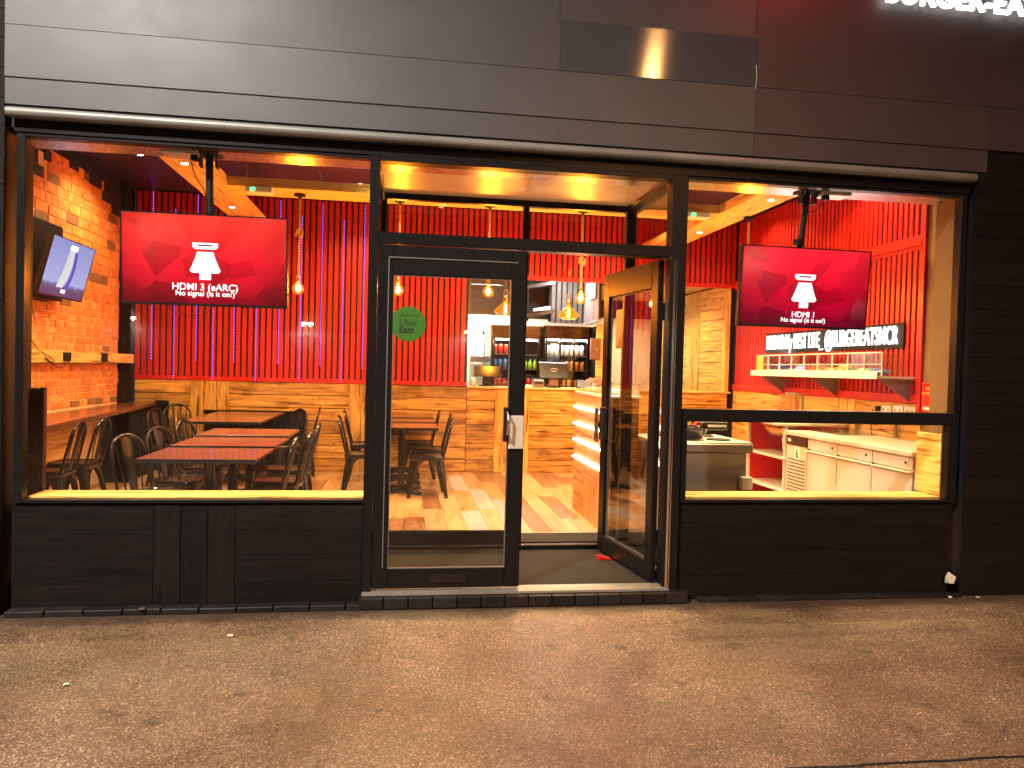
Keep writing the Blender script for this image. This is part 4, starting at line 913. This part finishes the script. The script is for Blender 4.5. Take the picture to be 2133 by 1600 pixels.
# ================================================================== kitchen beyond the opening
kw = T('kitchen_back_wall', 'cream clad back wall of the kitchen', 'wall', (2, 8.4, 0)); 
for i in range(6): B('sheet', kw, (.60 + i * .7, 8.30, ZF), (.60 + i * .7 + .697, 8.33, 2.50), 'cream', .002)
B('backing', kw, (.5, 8.34, .1), (4.7, 8.44, 3.66), 'matt_black')
k2 = T('kitchen_side_wall', 'cream side wall at the left of the kitchen', 'wall', (.8, 6.8, 0)); B('sheet', k2, (.70, 5.22, ZF), (.76, 8.30, 2.95), 'cream')
kc = MB().box((.6, 5.22, 2.96), (4.75, 8.5, 3.05)).build('kitchen_ceiling', 'white'); kc['kind'] = 'structure'
kb_ = T('kitchen_bulkhead', 'grey boarded bulkhead hanging in the kitchen behind the left opening edge', 'bulkhead', (1.3, 7.0, 2.4))
for i in range(5): B('board', kb_, (1.02, 6.80, 2.40 + i * .112), (1.80, 6.82, 2.40 + i * .112 + .109), 'grey_board', .002)
B('edge_post', kb_, (.78, 6.79, 2.40), (1.018, 6.83, 2.955), 'grey_slat', .002); B('bottom_trim', kb_, (.78, 6.79, 2.372), (1.80, 6.83, 2.398), 'grey_slat')
ORD0 = ('leftmost', 'second', 'third', 'fourth', 'fifth', 'rightmost')
ks = T('wall_rack', 'black timber wall rack above the left drinks cooler', 'rack', (1.95, 6.2, 2.3))
B('upright', ks, (1.765, 6.0, 2.25), (1.80, 6.05, 2.955), 'black_wood_v'); B('upright', ks, (2.10, 6.0, 2.25), (2.135, 6.05, 2.955), 'black_wood_v')
for z in (2.30, 2.72):
    MB().add([(1.765, 6.0, z), (2.135, 5.75, z + .06), (2.135, 6.0, z + .06), (1.80, 6.3, z), (1.765, 6.0, z + .05), (2.135, 5.75, z + .11), (2.135, 6.0, z + .11), (1.80, 6.3, z + .05)], [(0, 3, 2, 1), (4, 5, 6, 7), (0, 1, 5, 4), (1, 2, 6, 5), (2, 3, 7, 6), (3, 0, 4, 7)]).build('shelf', 'dark_grey', ks)
B('back_board', ks, (1.80, 6.31, 2.3), (2.5, 6.33, 2.955), 'matt_black')
for i in range(6):
    o = B('crockery', None, (1.85 + i * .042, 5.86 + i*.0 , 2.385 + .005*i), (1.885 + i * .042, 5.93, 2.425 + .008 * i), 'white', .006); tag(o, ORD0[i] + ' small white piece of crockery on the black timber rack', 'crockery', 'white crockery on the timber rack')
kv = T('kitchen_canopy', 'slatted silver grey canopy over the till end of the kitchen', 'canopy', (2.7, 6.2, 2.2))
x = 2.14
while x < 2.62: B('slat', kv, (x, 6.02, 2.24), (x + .060, 6.045, 2.955), 'dark_grey', .002); x += .082
B('backing', kv, (2.14, 6.05, 2.24), (2.66, 6.07, 2.955), 'matt_black')
y = 5.24; XK = 2.66
while y < 6.02: B('slat', kv, (XK - .02, y, 2.26), (XK, y + .028, 2.955), 'grey_slat', .002); y += .041
B('side_backing', kv, (XK + .002, 5.22, 2.26), (XK + .03, 6.05, 2.955), 'matt_black'); B('side_trim', kv, (XK - .03, 5.22, 2.215), (XK + .03, 6.06, 2.255), 'grey_slat')
mb_ = B('menu_board', None, (XK - .045, 5.28, 2.55), (XK - .028, 5.60, 2.93), 'grey_board', .003, None); tag(mb_, 'plain grey board fixed on the silver slats of the canopy', 'board')
dk = T('kitchen_partition', 'black boarded partition under the grey canopy', 'partition', (2.9, 5.8, ZF))
for i in range(5): B('board', dk, (2.86, 5.70 + i * .24, ZF), (2.885, 5.937 + i * .24, 2.21), 'black_wood_v', .003)
yp = T('yellow_post', 'yellow pine post with a brown box beside the black partition', 'post', (2.75, 5.4, 1.29))
for i in range(6): B('block', yp, (2.70, 5.45, 1.292 + i * .153), (2.80, 5.50, 1.292 + i * .153 + .149), 'pine_x', .003)
o = T('fuse_box', 'brown metal box fixed on the yellow pine post', 'box', (2.68, 5.43, 1.75)); B('case', o, (2.60, 5.40, 1.70), (2.745, 5.449, 2.0), 'brown_box', .004); B('knob', o, (2.675, 5.392, 1.835), (2.69, 5.399, 1.85), 'paper', .002)
o = T('paper_roll_holder', 'white paper towel holder right of the brown box', 'dispenser', (2.86, 5.4, 1.85)); B('case', o, (2.81, 5.40, 1.80), (2.855, 5.47, 2.06), 'white', .01); B('tray', o, (2.81, 5.39, 1.70), (2.855, 5.47, 1.79), 'steel', .004)
# kitchen right wall, pale pine
kt = T('timber_wall', 'pale pine boarded side wall running back into the kitchen', 'wall', (4.5, 6.3, ZF))
def side_boards(ya, yb):
    n_ = 17; h_ = (2.80 - ZF) / n_
    for i in range(n_): B('board', kt, (4.50 + random.uniform(-.003, .001), ya + .002, ZF + i * h_ + .0035), (4.528, yb - .002, ZF + (i + 1) * h_ - .0035), 'pine_y', .003)
side_boards(5.20, 6.13); side_boards(6.62, 8.28)
for a in (6.13, 6.375): B('board', kt, (4.49, a + .002, ZF), (4.528, a + .243, 2.80), 'pine_z', .003)
B('corner_post', kt, (4.46, 5.105, ZF), (4.528, 5.198, 2.80), 'pine_z', .003); B('backing', kt, (4.53, 5.105, .1), (4.6, 8.3, 2.95), 'matt_black')
kp = T('timber_ceiling', 'pale pine boarded ceiling over the kitchen passage', 'ceiling', (3.7, 6.6, 2.82))
for i in range(11): B('board', kp, (2.95 + i * .141, 5.16, 2.815), (2.95 + i * .141 + .138, 8.25, 2.835), 'pine_y', .003)
# lights of the kitchen
for (xx, yy, pw_, lab) in ((1.25, 7.55, 34, 'long white strip light on the kitchen ceiling over the left side'), (2.2, 5.60, 16, 'long white strip light on the kitchen ceiling above the tills')):
    t = T('strip_light', lab, 'strip light', (xx, yy, 2.92)); B('tray', t, (xx - .35, yy - .05, 2.93), (xx + .35, yy + .05, 2.958), 'white', .004); B('diffuser', t, (xx - .34, yy - .03, 2.905), (xx + .34, yy + .03, 2.929), 'tube_light', .004)
    light('AREA', t, (xx, yy, 2.90), pw_, (1, .97, .88), .68, sy=.06)
downlight('downlight in the pine passage ceiling of the kitchen', 3.7, 6.0, 2.813, 60, 150); downlight('rear downlight in the pine passage ceiling of the kitchen', 3.7, 7.4, 2.813, 60, 150)

# drinks coolers
def cooler(lab, x0, x1, z1, bars):
    y0, y1 = 6.42, 7.05; t = T('drinks_cooler', lab, 'cooler', ((x0 + x1) / 2, y0, ZF), group='two glass fronted drinks coolers')
    for a, b in ((x0, x0 + .04), (x1 - .04, x1)): B('side_panel', t, (a, y0, ZF), (b, y1, z1), 'gloss_black', .004)
    B('back_panel', t, (x0 + .04, y1 - .03, ZF), (x1 - .04, y1, z1), 'matt_black'); B('top_box', t, (x0 + .04, y0, z1 - .20), (x1 - .04, y1 - .03, z1), 'brown_panel', .004); B('base', t, (x0 + .04, y0, ZF), (x1 - .04, y1 - .03, ZF + .25), 'matt_black')
    B('lamp_strip', t, (x0 + .05, y0 + .04, z1 - .225), (x1 - .05, y0 + .07, z1 - .203), 'tube_light')
    for z in (1.25, 1.535, 1.765): B('shelf', t, (x0 + .041, y0 + .06, z - .012), (x1 - .041, y1 - .04, z), 'steel_dark')
    for q in range(bars + 1):
        xx = x0 + .04 + (x1 - x0 - .105) * q / bars; B('door_frame', t, (xx, y0 - .025, ZF + .25), (xx + .025, y0 - .002, z1 - .20), 'gloss_black', .003)
    B('glass_door', t, (x0 + .045, y0 - .012, ZF + .25), (x1 - .045, y0 - .008, z1 - .20), 'thin_glass')
    light('AREA', t, ((x0 + x1) / 2, y0 + .05, z1 - .24), 4, (1, .95, .9), x1 - x0 - .15, sy=.04, rot=(R(-20), 0, 0))
    return t
cooler('brown topped drinks cooler half behind the door stile', 1.30, 2.085, 2.20, 1); cooler('drinks cooler with black door bars behind the till', 2.105, 2.86, 2.215, 3)
M['can_red'] = paint('red_can_print', (0.70, .05, .02), .3, .3, .2, 30, 0); M['can_blue'] = paint('blue_can_print', (0.10, .30, .62), .3, .3, .5, 30, 0)
M['can_white'] = paint('white_can_print', (0.80, .76, .66), .35, .1, .15, 30, 0); M['can_orange'] = paint('orange_can_print', (0.80, .28, .05), .35, .1, .5, 40, 0)
M['bottle_green'] = paint('lime_bottle_print', (0.35, .60, .06), .2, .0, .4, 30, 0); M['bottle_dark'] = paint('dark_bottle_print', (0.14, .04, .02), .25, 0, .6, 30, 0)
protos = {}; NUM = {}; ORD = ('leftmost', 'second', 'third', 'fourth', 'fifth', 'sixth', 'seventh', 'eighth', 'ninth', 'tenth')
def numbered(lab):
    n_ = NUM.get(lab, 0); NUM[lab] = n_ + 1; return ORD[n_] + ' ' + lab
def can(kind, x, y, z, lab, group, tall=1.0, bottle=False):
    if (kind, bottle) not in protos:
        pr_ = [(0, 0), (.027, 0), (.032, .008), (.032, .105), (.026, .118), (0, .118)] if not bottle else [(0, 0), (.030, 0), (.033, .01), (.033, .08), (.028, .10), (.013, .135), (.013, .155), (0, .155)]
        body = MB().lathe(pr_, (0, 0, 0), 12); o = body.build('drink_bottle' if bottle else 'drink_can', kind); o.location = (x, y, z); protos[(kind, bottle)] = o
        tag(o, numbered(lab), 'bottle' if bottle else 'can', group); o.scale = (1, 1, tall); return o
    o = protos[(kind, bottle)].copy(); COL.objects.link(o); o.location = (x, y, z); o['label'] = numbered(lab); o['group'] = group; return o
for q in range(4): can('can_red', 1.375 + q * .085, 6.50, 1.766, 'red can on the upper shelf of the left cooler', 'red cans in the left cooler', 1.2)
for q in range(4): can('can_blue', 1.375 + q * .08, 6.50, 1.536, 'pale blue can on the middle shelf of the left cooler', 'blue cans in the left cooler', 1.2)
for q in range(5): can('bottle_green', 1.70 + q * .075, 6.50, 1.536, 'lime green bottle on the middle shelf of the left cooler', 'green bottles in the left cooler', 1.0, True)
for q in range(9): can('can_red', 1.38 + q * .075, 6.50, 1.251, 'red can on the lowest visible shelf of the left cooler', 'red cans low in the left cooler')
for q in range(8): can('can_white', 2.175 + q * .080, 6.50, 1.766, 'white can on the upper shelf of the cooler behind the till', 'white cans in the right cooler', 1.3)
for q in range(4): can('bottle_dark', 2.175 + q * .082, 6.50, 1.536, 'dark bottle on the middle shelf of the cooler behind the till', 'dark bottles in the right cooler', 1.0, True)
for q in range(4): can('can_orange', 2.50 + q * .082, 6.50, 1.536, 'orange can on the middle shelf of the cooler behind the till', 'orange cans in the right cooler', 1.15)
for q in range(6): can('can_orange', 2.30 + q * .082, 6.50, 1.251, 'orange can on the lowest visible shelf of the right cooler', 'orange cans low in the right cooler')
# upright white freezer, pole and sockets at far left of the kitchen
o = T('white_freezer', 'white upright freezer door at the far left of the kitchen', 'freezer', (1.25, 7.7, ZF)); B('cabinet', o, (1.08, 7.60, ZF), (1.42, 8.2, 1.75), 'white', .01); B('door', o, (1.09, 7.57, ZF + .1), (1.41, 7.598, 1.62), 'cream', .006); B('vent_grille', o, (1.10, 7.575, 1.64), (1.40, 7.598, 1.73), 'steel_dark'); B('handle', o, (1.37, 7.55, .9), (1.39, 7.569, 1.3), 'steel')
o = MB().tube([(1.30, 7.3, 1.29), (1.30, 7.3, 1.95), (1.34, 7.3, 2.12)], .012, 6).build('tap_hose', 'steel_dark'); one(o, 'thin dark spray tap standing behind the left till', 'tap', (1.30, 7.3, 1.29))
for xx, lab in ((1.36, 'left black plug on the cream wall of the kitchen'), (1.56, 'right black plug on the cream wall of the kitchen')):
    o = B('plug', None, (xx, 8.255, 2.13), (xx + .04, 8.299, 2.19), 'matt_black', .006); tag(o, lab, 'plug')

# tills
def till(lab, x, z0, wd, ht, base_mat, tilt, inner=False):
    y = YB + .22; t = T('till', lab, 'till', (x, y, z0))
    MB().lathe([(0, 0), (.11, 0), (.11, .012), (.06, .02), (0, .02)], (x, y + .03, z0), 20).build('foot', 'matt_black', t)
    MB().prism([(y - .02, z0 + .02), (y + .09, z0 + .02), (y + .06, z0 + .16), (y + .0, z0 + .16)], 0, x - .055, x + .055).build('stand', base_mat, t, bev=.008)
    zc = z0 + .15 + ht / 2 - .02
    MB().prism([(y - .035, zc - ht / 2), (y - .010, zc - ht / 2), (y + .03 + tilt, zc + ht / 2), (y + .0 + tilt, zc + ht / 2)], 0, x - wd / 2, x + wd / 2).build('display', 'gloss_black', t, bev=.006)
    return t
t1 = till('wide black till screen seen from behind, right of the doorway middle', 2.06, 1.291, .41, .22, 'brown_box', .02)
ar = MB().tube([(2.06 + .055 * math.cos(R(a)), YB + .188, 1.535 + .020 * math.sin(R(a))) for a in range(20, 170, 12)], .0025, 5); o = ar.build('logo_arc', 'paper', t1)
B('logo_bar', t1, (2.02, YB + .184, 1.515), (2.09, YB + .190, 1.525), 'paper')
t2 = till('low black till screen at the left end of the service counter', 1.13, 1.291, .36, .15, 'matt_black', .03)
o = T('card_printer', 'small grey receipt printer between the two tills', 'printer', (1.82, YB + .15, 1.291)); B('body', o, (1.755, YB + .08, 1.291), (1.905, YB + .22, 1.40), 'steel_dark', .012); B('lid', o, (1.76, YB + .10, 1.401), (1.90, YB + .21, 1.418), 'matt_black', .005); B('paper_slot', o, (1.77, YB + .074, 1.345), (1.89, YB + .0795, 1.365), 'matt_black')
o = T('card_reader', 'little white card reader lying on the service counter', 'card reader', (1.69, YB + .1, 1.291)); B('body', o, (1.655, YB + .04, 1.291), (1.735, YB + .16, 1.325), 'white', .008); B('keys', o, (1.665, YB + .05, 1.3255), (1.725, YB + .10, 1.329), 'steel_dark')
bgm = MB(); random.seed(11)
bv = [(.93 + random.uniform(-.035, .035), YB + .1 + random.uniform(-.03, .03), 1.292 + random.uniform(0, .13)) for _ in range(26)]
bm = bmesh.new(); [bm.verts.new(v) for v in bv]; bmesh.ops.convex_hull(bm, input=bm.verts); me = bpy.data.meshes.new('plastic_bag'); bm.to_mesh(me); bm.free(); me.materials.append(M['cover'])
o = bpy.data.objects.new('plastic_bag', me); link(o); one(o, 'crumpled clear plastic bag at the left end of the service counter', 'bag', (.93, YB + .1, 1.292))

# ================================================================== hob, refrigerated counter, sink
hb = T('cooking_range', 'dark steel cooking range seen from behind in the right window', 'cooker', (2.44, 1.25, ZF))
B('body', hb, (2.02, .88, ZF), (2.78, 1.58, .905), 'steel_dark', .006); B('top_rim', hb, (2.01, .862, .907), (2.83, 1.61, .985), 'steel_dark', .012); B('hob_plate', hb, (2.02, .872, .9855), (2.82, 1.60, .992), 'steel', .002)
B('gas_cover', hb, (2.70, .84, .145), (2.80, .879, .62), 'steel_dark', .006); B('gas_box', hb, (2.71, .80, .62), (2.80, .86, .72), 'steel', .006)
for (a, b) in ((2.25, 1.08), (2.62, 1.08), (2.25, 1.42), (2.62, 1.42)):
    MB().lathe([(0, 0), (.10, 0), (.10, .008), (.088, .012), (0, .012)], (a, b, .992), 28).build('ring', 'matt_black', hb)
def pan(lab, x, y, z, r, hcol, hd):
    t = T('frying_pan', lab, 'pan', (x, y, z)); MB().lathe([(0, 0), (r * .78, 0), (r, .075), (r * 1.02, .077), (r * .97, .075), (r * .75, .008), (0, .006)], (x, y, z), 32).build('bowl', 'gloss_black', t)
    hx, hy = hd; MB().tube([(x + hx * r, y + hy * r, z + .07), (x + hx * (r + .10), y + hy * (r + .10), z + .115), (x + hx * (r + .20), y + hy * (r + .20), z + .14)], [.009, .012, .014], 8).build('handle', hcol, t)
    return t
pan('large black pan on the near left ring of the cooking range', 2.36, 1.12, 1.004, .165, 'matt_black', (.3, .95)); pan('black pan with a red handle on the far right ring', 2.50, 1.47, 1.004, .11, 'red_board', (.75, .65))
o = T('contact_grill', 'black contact grill behind the cooking range', 'grill', (2.95, 1.9, 1.0)); B('base', o, (2.75, 1.75, .95), (3.02, 2.05, 1.03), 'matt_black', .01); B('lid', o, (2.76, 1.76, 1.035), (3.01, 2.04, 1.10), 'gloss_black', .012); B('handle', o, (2.80, 1.70, 1.05), (2.97, 1.73, 1.07), 'steel'); B('stand', o, (2.77, 1.77, ZF), (3.0, 2.03, .949), 'matt_black')
fr = T('refrigerated_counter', 'stainless refrigerated counter with three doors along the right wall', 'fridge', (4.2, 1.3, ZF)); X0 = 3.862
B('body', fr, (X0 + .03, .352, ZF + .08), (4.545, 2.245, .948), 'steel', .003); B('worktop', fr, (X0 - .015, .33, .950), (4.57, 2.27, .990), 'steel', .004)
for yy in (.42, 1.3, 2.18): MB().tube([(X0 + .08, yy, ZF), (X0 + .08, yy, ZF + .08)], .02, 8).build('leg', 'steel_dark', fr)
ys_ = (.352, .852, 1.352, 1.852)
for a, b in zip(ys_[:-1], ys_[1:]):
    d_ = B('door', fr, (X0 + .004, a + .005, ZF + .09), (X0 + .028, b - .005, .815), 'steel', .005); h_ = B('door_grip', fr, (X0 - .014, a + .008, .818), (X0 + .022, b - .008, .832), 'steel', .003)
    B('drawer_front', fr, (X0 + .010, a + .004, .845), (X0 + .029, b - .004, .943), 'steel', .002)
    MB().tube([(X0 + .009, a + .08, .895), (X0 + .002, a + .08, .895)], .009, 10).build('lock', 'matt_black', fr)
    B('shadow_gap', fr, (X0 + .012, b - .004, ZF + .09), (X0 + .028, b + .004, .943), 'matt_black')
B('vent_panel', fr, (X0 + .006, 1.862, ZF + .09), (X0 + .028, 2.235, .850), 'steel', .002); B('control_panel', fr, (X0 + .0, 1.860, .853), (X0 + .028, 2.238, .943), 'brown_panel', .003)
for i in range(13): B('louvre', fr, (X0 + .001, 1.885, .275 + i * .034), (X0 + .0055, 2.21, .275 + i * .034 + .022), 'steel'); 
for i in range(13): B('louvre_slot', fr, (X0 + .003, 1.885, .298 + i * .034), (X0 + .0055, 2.21, .298 + i * .034 + .010), 'matt_black')
B('number_card', fr, (X0 + .0035, 1.985, .715), (X0 + .0058, 2.075, .842), 'white')
for tx, yy, zz, sz in (('6', 2.058, .733, .125), ):
    me = text_mesh(tx, sz, .0005, .002); me.materials.clear(); me.materials.append(M['ink']); me.transform(Matrix.Diagonal((.85, 1, 1, 1))); o = bpy.data.objects.new('number', me); link(o, fr); o.location = Vector((X0 + .0025, yy, zz)) - fr.location; o.rotation_euler = (0, 0, R(-90))
B('badge', fr, (X0 - .0025, 2.15, .885), (X0 - .0005, 2.20, .915), 'white')
sk2 = T('sink_unit', 'stainless sink unit with undershelves and red backing board', 'sink', (4.2, 2.7, ZF))
for a, b in ((3.88, 2.30), (3.88, 3.12), (4.50, 2.30), (4.50, 3.12)): B('leg', sk2, (a, b, ZF), (a + .03, b + .03, 1.0), 'steel')
for z in (.345, .68): B('shelf', sk2, (3.86, 2.285, z), (4.55, 3.16, z + .022), 'steel', .003)
B('rim', sk2, (3.80, 2.285, 1.03), (4.57, 3.2, 1.055), 'steel', .004); MB().lathe([(0, -.13), (.12, -.12), (.18, -.06), (.20, 0), (.21, 0), (.19, -.07), (.125, -.135), (0, -.145)], (4.10, 2.75, 1.03), 28).build('basin', 'brass', sk2)
B('red_backing', sk2, (4.552, 2.285, .18), (4.565, 3.9, 1.02), 'red_board'); B('side_cheek', sk2, (3.90, 3.165, .18), (4.55, 3.18, 1.02), 'red_board')
wp = MB().tube([(3.92, 2.36, 1.02), (3.92, 2.36, .80), (3.93, 2.34, .74), (3.96, 2.32, .70)], .028, 10).tube([(3.92, 2.36, .98), (3.92, 2.36, .94)], .036, 10).tube([(3.92, 2.36, .90), (3.92, 2.36, .86)], .036, 10).build('waste_pipe', 'white', sk2)
tp = T('sink_tap', 'curved steel mixer tap over the sink', 'tap', (4.40, 2.9, 1.06))
MB().tube([(4.40, 2.9, 1.056), (4.40, 2.9, 1.30), (4.385, 2.93, 1.335), (4.34, 2.98, 1.345), (4.28, 3.05, 1.34)], .014, 10).build('spout', 'steel_dark', tp); MB().lathe([(0, 0), (.035, 0), (.035, .06), (.02, .075), (0, .075)], (4.40, 2.9, 1.056), 14).build('base', 'steel_dark', tp); MB().tube([(4.40, 2.86, 1.13), (4.42, 2.70, 1.17)], .008, 6).build('lever', 'chrome', tp)
o = T('upper_worktop', 'narrow pine worktop at the back of the refrigerated counter', 'worktop', (4.5, 1.6, 1.05)); 
B('board', o, (4.42, 1.22, 1.150), (4.578, 2.28, 1.172), 'pine_y', .003); B('bracket', o, (4.54, 1.5, .992), (4.56, 1.53, 1.149), 'steel_dark'); B('bracket', o, (4.54, 2.1, .992), (4.56, 2.13, 1.149), 'steel_dark')
for i, yy in enumerate((1.36, 1.53, 1.70)):
    t = T('double_socket', '%s white socket on the pine splashback' % ('right hand', 'middle', 'left hand with black plug')[i], 'socket', (4.57, yy, 1.25), group='row of white sockets above the worktop'); B('plate', t, (4.572, yy - .072, 1.205), (4.579, yy + .072, 1.292), 'white', .003)
    for dy in (-.035, .035): B('pin_hole', t, (4.5705, yy + dy - .006, 1.235), (4.5719, yy + dy + .006, 1.26), 'matt_black')
o = B('plug', None, (4.53, 1.76, 1.225), (4.5695, 1.815, 1.275), 'matt_black', .01); tag(o, 'black plug pushed into the left hand white socket', 'plug')
fb = T('fire_blanket', 'red fire blanket case on the tan wall beside the right window', 'fire blanket', (4.56, 1.1, 1.38)); B('case', fb, (4.558, 1.02, 1.255), (4.587, 1.198, 1.515), 'red_trim', .006)
for i, tx in enumerate(('FIRE', 'BLANKET')):
    me = text_mesh(tx, .036, .0005, .0004, 'CENTER'); me.materials.clear(); me.materials.append(M['orange_sticker']); o = bpy.data.objects.new('case_lettering', me); link(o, fb); o.location = Vector((4.557, 1.11, 1.45 - i * .042)) - fb.location; o.rotation_euler = (0, 0, R(-90))
B('pull_tab', fb, (4.552, 1.06, 1.275), (4.5575, 1.16, 1.30), 'white', .002)
o = T('clear_tray', 'clear plastic tray on the refrigerated counter', 'tray', (4.3, 1.9, .99)); B('wall', o, (4.1, 1.7, .991), (4.5, 1.708, 1.06), 'thin_glass'); B('wall', o, (4.1, 2.2, .991), (4.5, 2.208, 1.06), 'thin_glass'); B('base', o, (4.1, 1.709, .991), (4.5, 2.199, .999), 'thin_glass')

# ================================================================== neon, shelf, organisers on right wall
ns = T('neon_sign', 'white neon lettering on a black backboard on the right red wall', 'neon sign', (4.53, 2.8, 1.94), group=None)
B('backboard', ns, (4.556, 1.46, 1.825), (4.568, 4.10, 2.065), 'matt_black')
light('AREA', ns, (4.50, 2.75, 1.95), 3.5, (1, .96, .97), 2.5, rot=(R(90), 0, R(90)), sy=.15)
me = text_mesh('LIVING My BEST LIFE_ @BURGEREATSMCR', .245, .005, .0008, 'LEFT', 1.0); me.materials.clear(); me.materials.append(M['neon'])
xs = [v.co.x for v in me.vertices]; w0 = max(xs) - min(xs); me.transform(Matrix.Diagonal((2.52 / w0, 1, 1, 1)))
o = bpy.data.objects.new('neon_lettering', me); link(o, ns); o.location = Vector((4.542, 4.05, 1.868)) - ns.location; o.rotation_euler = (0, 0, R(-90))
shf = T('wall_shelf', 'steel wall shelf below the neon lettering', 'shelf', (4.5, 3.1, 1.55)); B('board', shf, (4.20, 1.30, 1.540), (4.572, 3.75, 1.562), 'steel', .003); B('front_lip', shf, (4.192, 1.30, 1.535), (4.199, 3.75, 1.600), 'white')
for yy in (1.36, 2.5, 3.62): MB().prism([(4.57, 1.535), (4.25, 1.535), (4.57, 1.33)], 1, yy, yy + .006).build('bracket', 'steel_dark', shf)
orgs = T('organiser', 'row of clear plastic dispensing bins with white edges on the wall shelf', 'organiser', (4.4, 3.1, 1.563))
yy = 1.32; i = 0
while yy < 3.72:
    B('end_wall', orgs, (4.26, yy, 1.564), (4.55, yy + .004, 1.768), 'thin_glass'); 
    B('corner_edge', orgs, (4.252, yy - .003, 1.564), (4.260, yy + .007, 1.772), 'white'); yy += .265; i += 1
B('top_edge', orgs, (4.250, 1.315, 1.772), (4.262, 3.70, 1.782), 'white'); B('bottom_edge', orgs, (4.250, 1.315, 1.6005), (4.262, 3.70, 1.609), 'white'); B('flap_edge', orgs, (4.236, 1.315, 1.665), (4.246, 3.70, 1.672), 'white'); B('front_wall', orgs, (4.262, 1.325, 1.61), (4.266, 3.69, 1.771), 'thin_glass')
cols = {'yellow': 'orange_sticker', 'blue': 'can_blue', 'purple': 'purple_pack', 'green': 'bottle_green', 'orange': 'can_orange', 'white': 'white', 'red': 'can_red'}
M['purple_pack'] = paint('purple_packet', (.22, .10, .45), .4, 0, .4, 20, 0)
random.seed(5)
for q, cn in enumerate(('blue', 'purple', 'white', 'blue', 'red', 'orange', 'orange', 'yellow', 'yellow', 'green', 'green', 'blue')):
    ya = 3.36 - q * .165; hh = random.uniform(.07, .12)
    pts = [(4.29 + random.uniform(0, .22), ya + random.uniform(0, .125), 1.566 + random.uniform(0, hh)) for _ in range(18)]
    bm = bmesh.new(); [bm.verts.new(v) for v in pts]; bmesh.ops.convex_hull(bm, input=bm.verts); me = bpy.data.meshes.new('packets'); bm.to_mesh(me); bm.free(); me.materials.append(M[cols[cn]])
    o = bpy.data.objects.new('sauce_packets', me); link(o); one(o, 'heap of %s packets, number %d from the yellow card along the shelf bins' % (cn, q + 1) if False else '%s heap of packets in the %s part of the shelf bins' % (cn, ('far', 'far', 'far', 'second', 'middle', 'left middle', 'right middle', 'left middle', 'right middle', 'near left', 'near right', 'near')[q]), 'packets', (4.4, ya, 1.566))
o = B('card_notice', None, (4.22, 3.50, 1.605), (4.226, 3.66, 1.77), 'orange_sticker'); tag(o, 'yellow card propped at the far end of the shelf bins', 'card')

# ================================================================== outside bits
def crumple(name, lab, c, r, mat, n=22, seed=1, flat_=.6):
    random.seed(seed); bm = bmesh.new()
    for _ in range(n):
        v = Vector((random.gauss(0, 1), random.gauss(0, 1), random.gauss(0, 1))).normalized() * r * random.uniform(.6, 1); bm.verts.new((v.x, v.y, v.z * flat_))
    bmesh.ops.convex_hull(bm, input=bm.verts); me = bpy.data.meshes.new(name); bm.to_mesh(me); bm.free(); me.materials.append(M[mat]); o = bpy.data.objects.new(name, me); link(o); o.location = c; return tag(o, lab, 'litter')
crumple('crumpled_tissue', 'crumpled brownish tissue caught at the foot of the right pillar', (3.90, -.045, .125), .045, 'paper', 26, 3, 1.2)
crumple('paper_scrap', 'small white scrap on the ground below the right window corner', (3.86, -.10, .012), .022, 'paper', 14, 4, .4)
crumple('paper_scrap', 'tiny pale scrap on the ground before the right pillar', (4.06, -.12, .010), .02, 'paper', 14, 5, .3)
crumple('chewing_gum', 'round pale spot of litter on the asphalt left of the doors', (-.93, -.50, .008), .022, 'paper', 18, 6, .35)
crumple('cigarette_end', 'small pale cigarette end on the asphalt at the left', (-1.54, -1.09, .008), .018, 'paper', 12, 7, .35)
crumple('dead_leaf', 'small brown leaf on the kerb bricks at the left', (-1.53, -.11, .045), .028, 'brown_box', 12, 8, .4)

# street behind the camera
ob = T('opposite_building', 'brick building across the street with lit roller shutters', 'building', (0, -19, 0))
B('facade', ob, (-16, -20, 0), (16, -19, 7), 'plaster_far')
for i in range(6):
    x0 = -15 + i * 5.2; s = B('shutter', ob, (x0, -18.99, .2), (x0 + 3.2, -18.95, 2.5), 'shutter_lit')
    for j in range(14): 
        q = B('lath', s, (x0 + .02, -18.948, .22 + j * .16), (x0 + 3.18, -18.92, .22 + j * .16 + .12), 'shutter_lit')
    B('lamp_box', ob, (x0 + 1.45, -18.90, 2.72), (x0 + 1.80, -18.80, 2.80), 'lens'); light('AREA', ob, (x0 + 1.6, -18.75, 2.68), 14, (1, .97, .9), .35, sy=.1)
def street_lamp(lab, x, y, z, power, col, tx):
    t = T('street_lamp', lab, 'street lamp', (x, y, 0)); MB().tube([(x, y, 0), (x, y, z - .3), (x + tx * .2, y + .2, z - .05), (x + tx * .5, y + .5, z)], [.09, .06, .05, .04], 10).build('post', 'steel_dark', t)
    xx, yy = x + tx * .6, y + .6; MB().lathe([(0, .12), (.12, .1), (.2, 0), (.2, -.02), (0, -.02)], (xx, yy, z), 20).build('hood', 'steel_dark', t)
    MB().lathe([(.12, -.02), (.14, -.06), (.10, -.14), (0, -.17)], (xx, yy, z), 16).build('lens', emis('street_lens', col, 220), t)
    light('SPOT', t, (xx, yy, z - .22), power, col, .14, 150, .5)
street_lamp('sodium street lamp across the pavement to the right', 4.5, -10.0, 7.3, 1100, (1, .44, .13), .2)
street_lamp('white street lamp standing beside the viewpoint at left', -3.6, -5.4, 7.2, 1700, (1, .92, .84), .3)
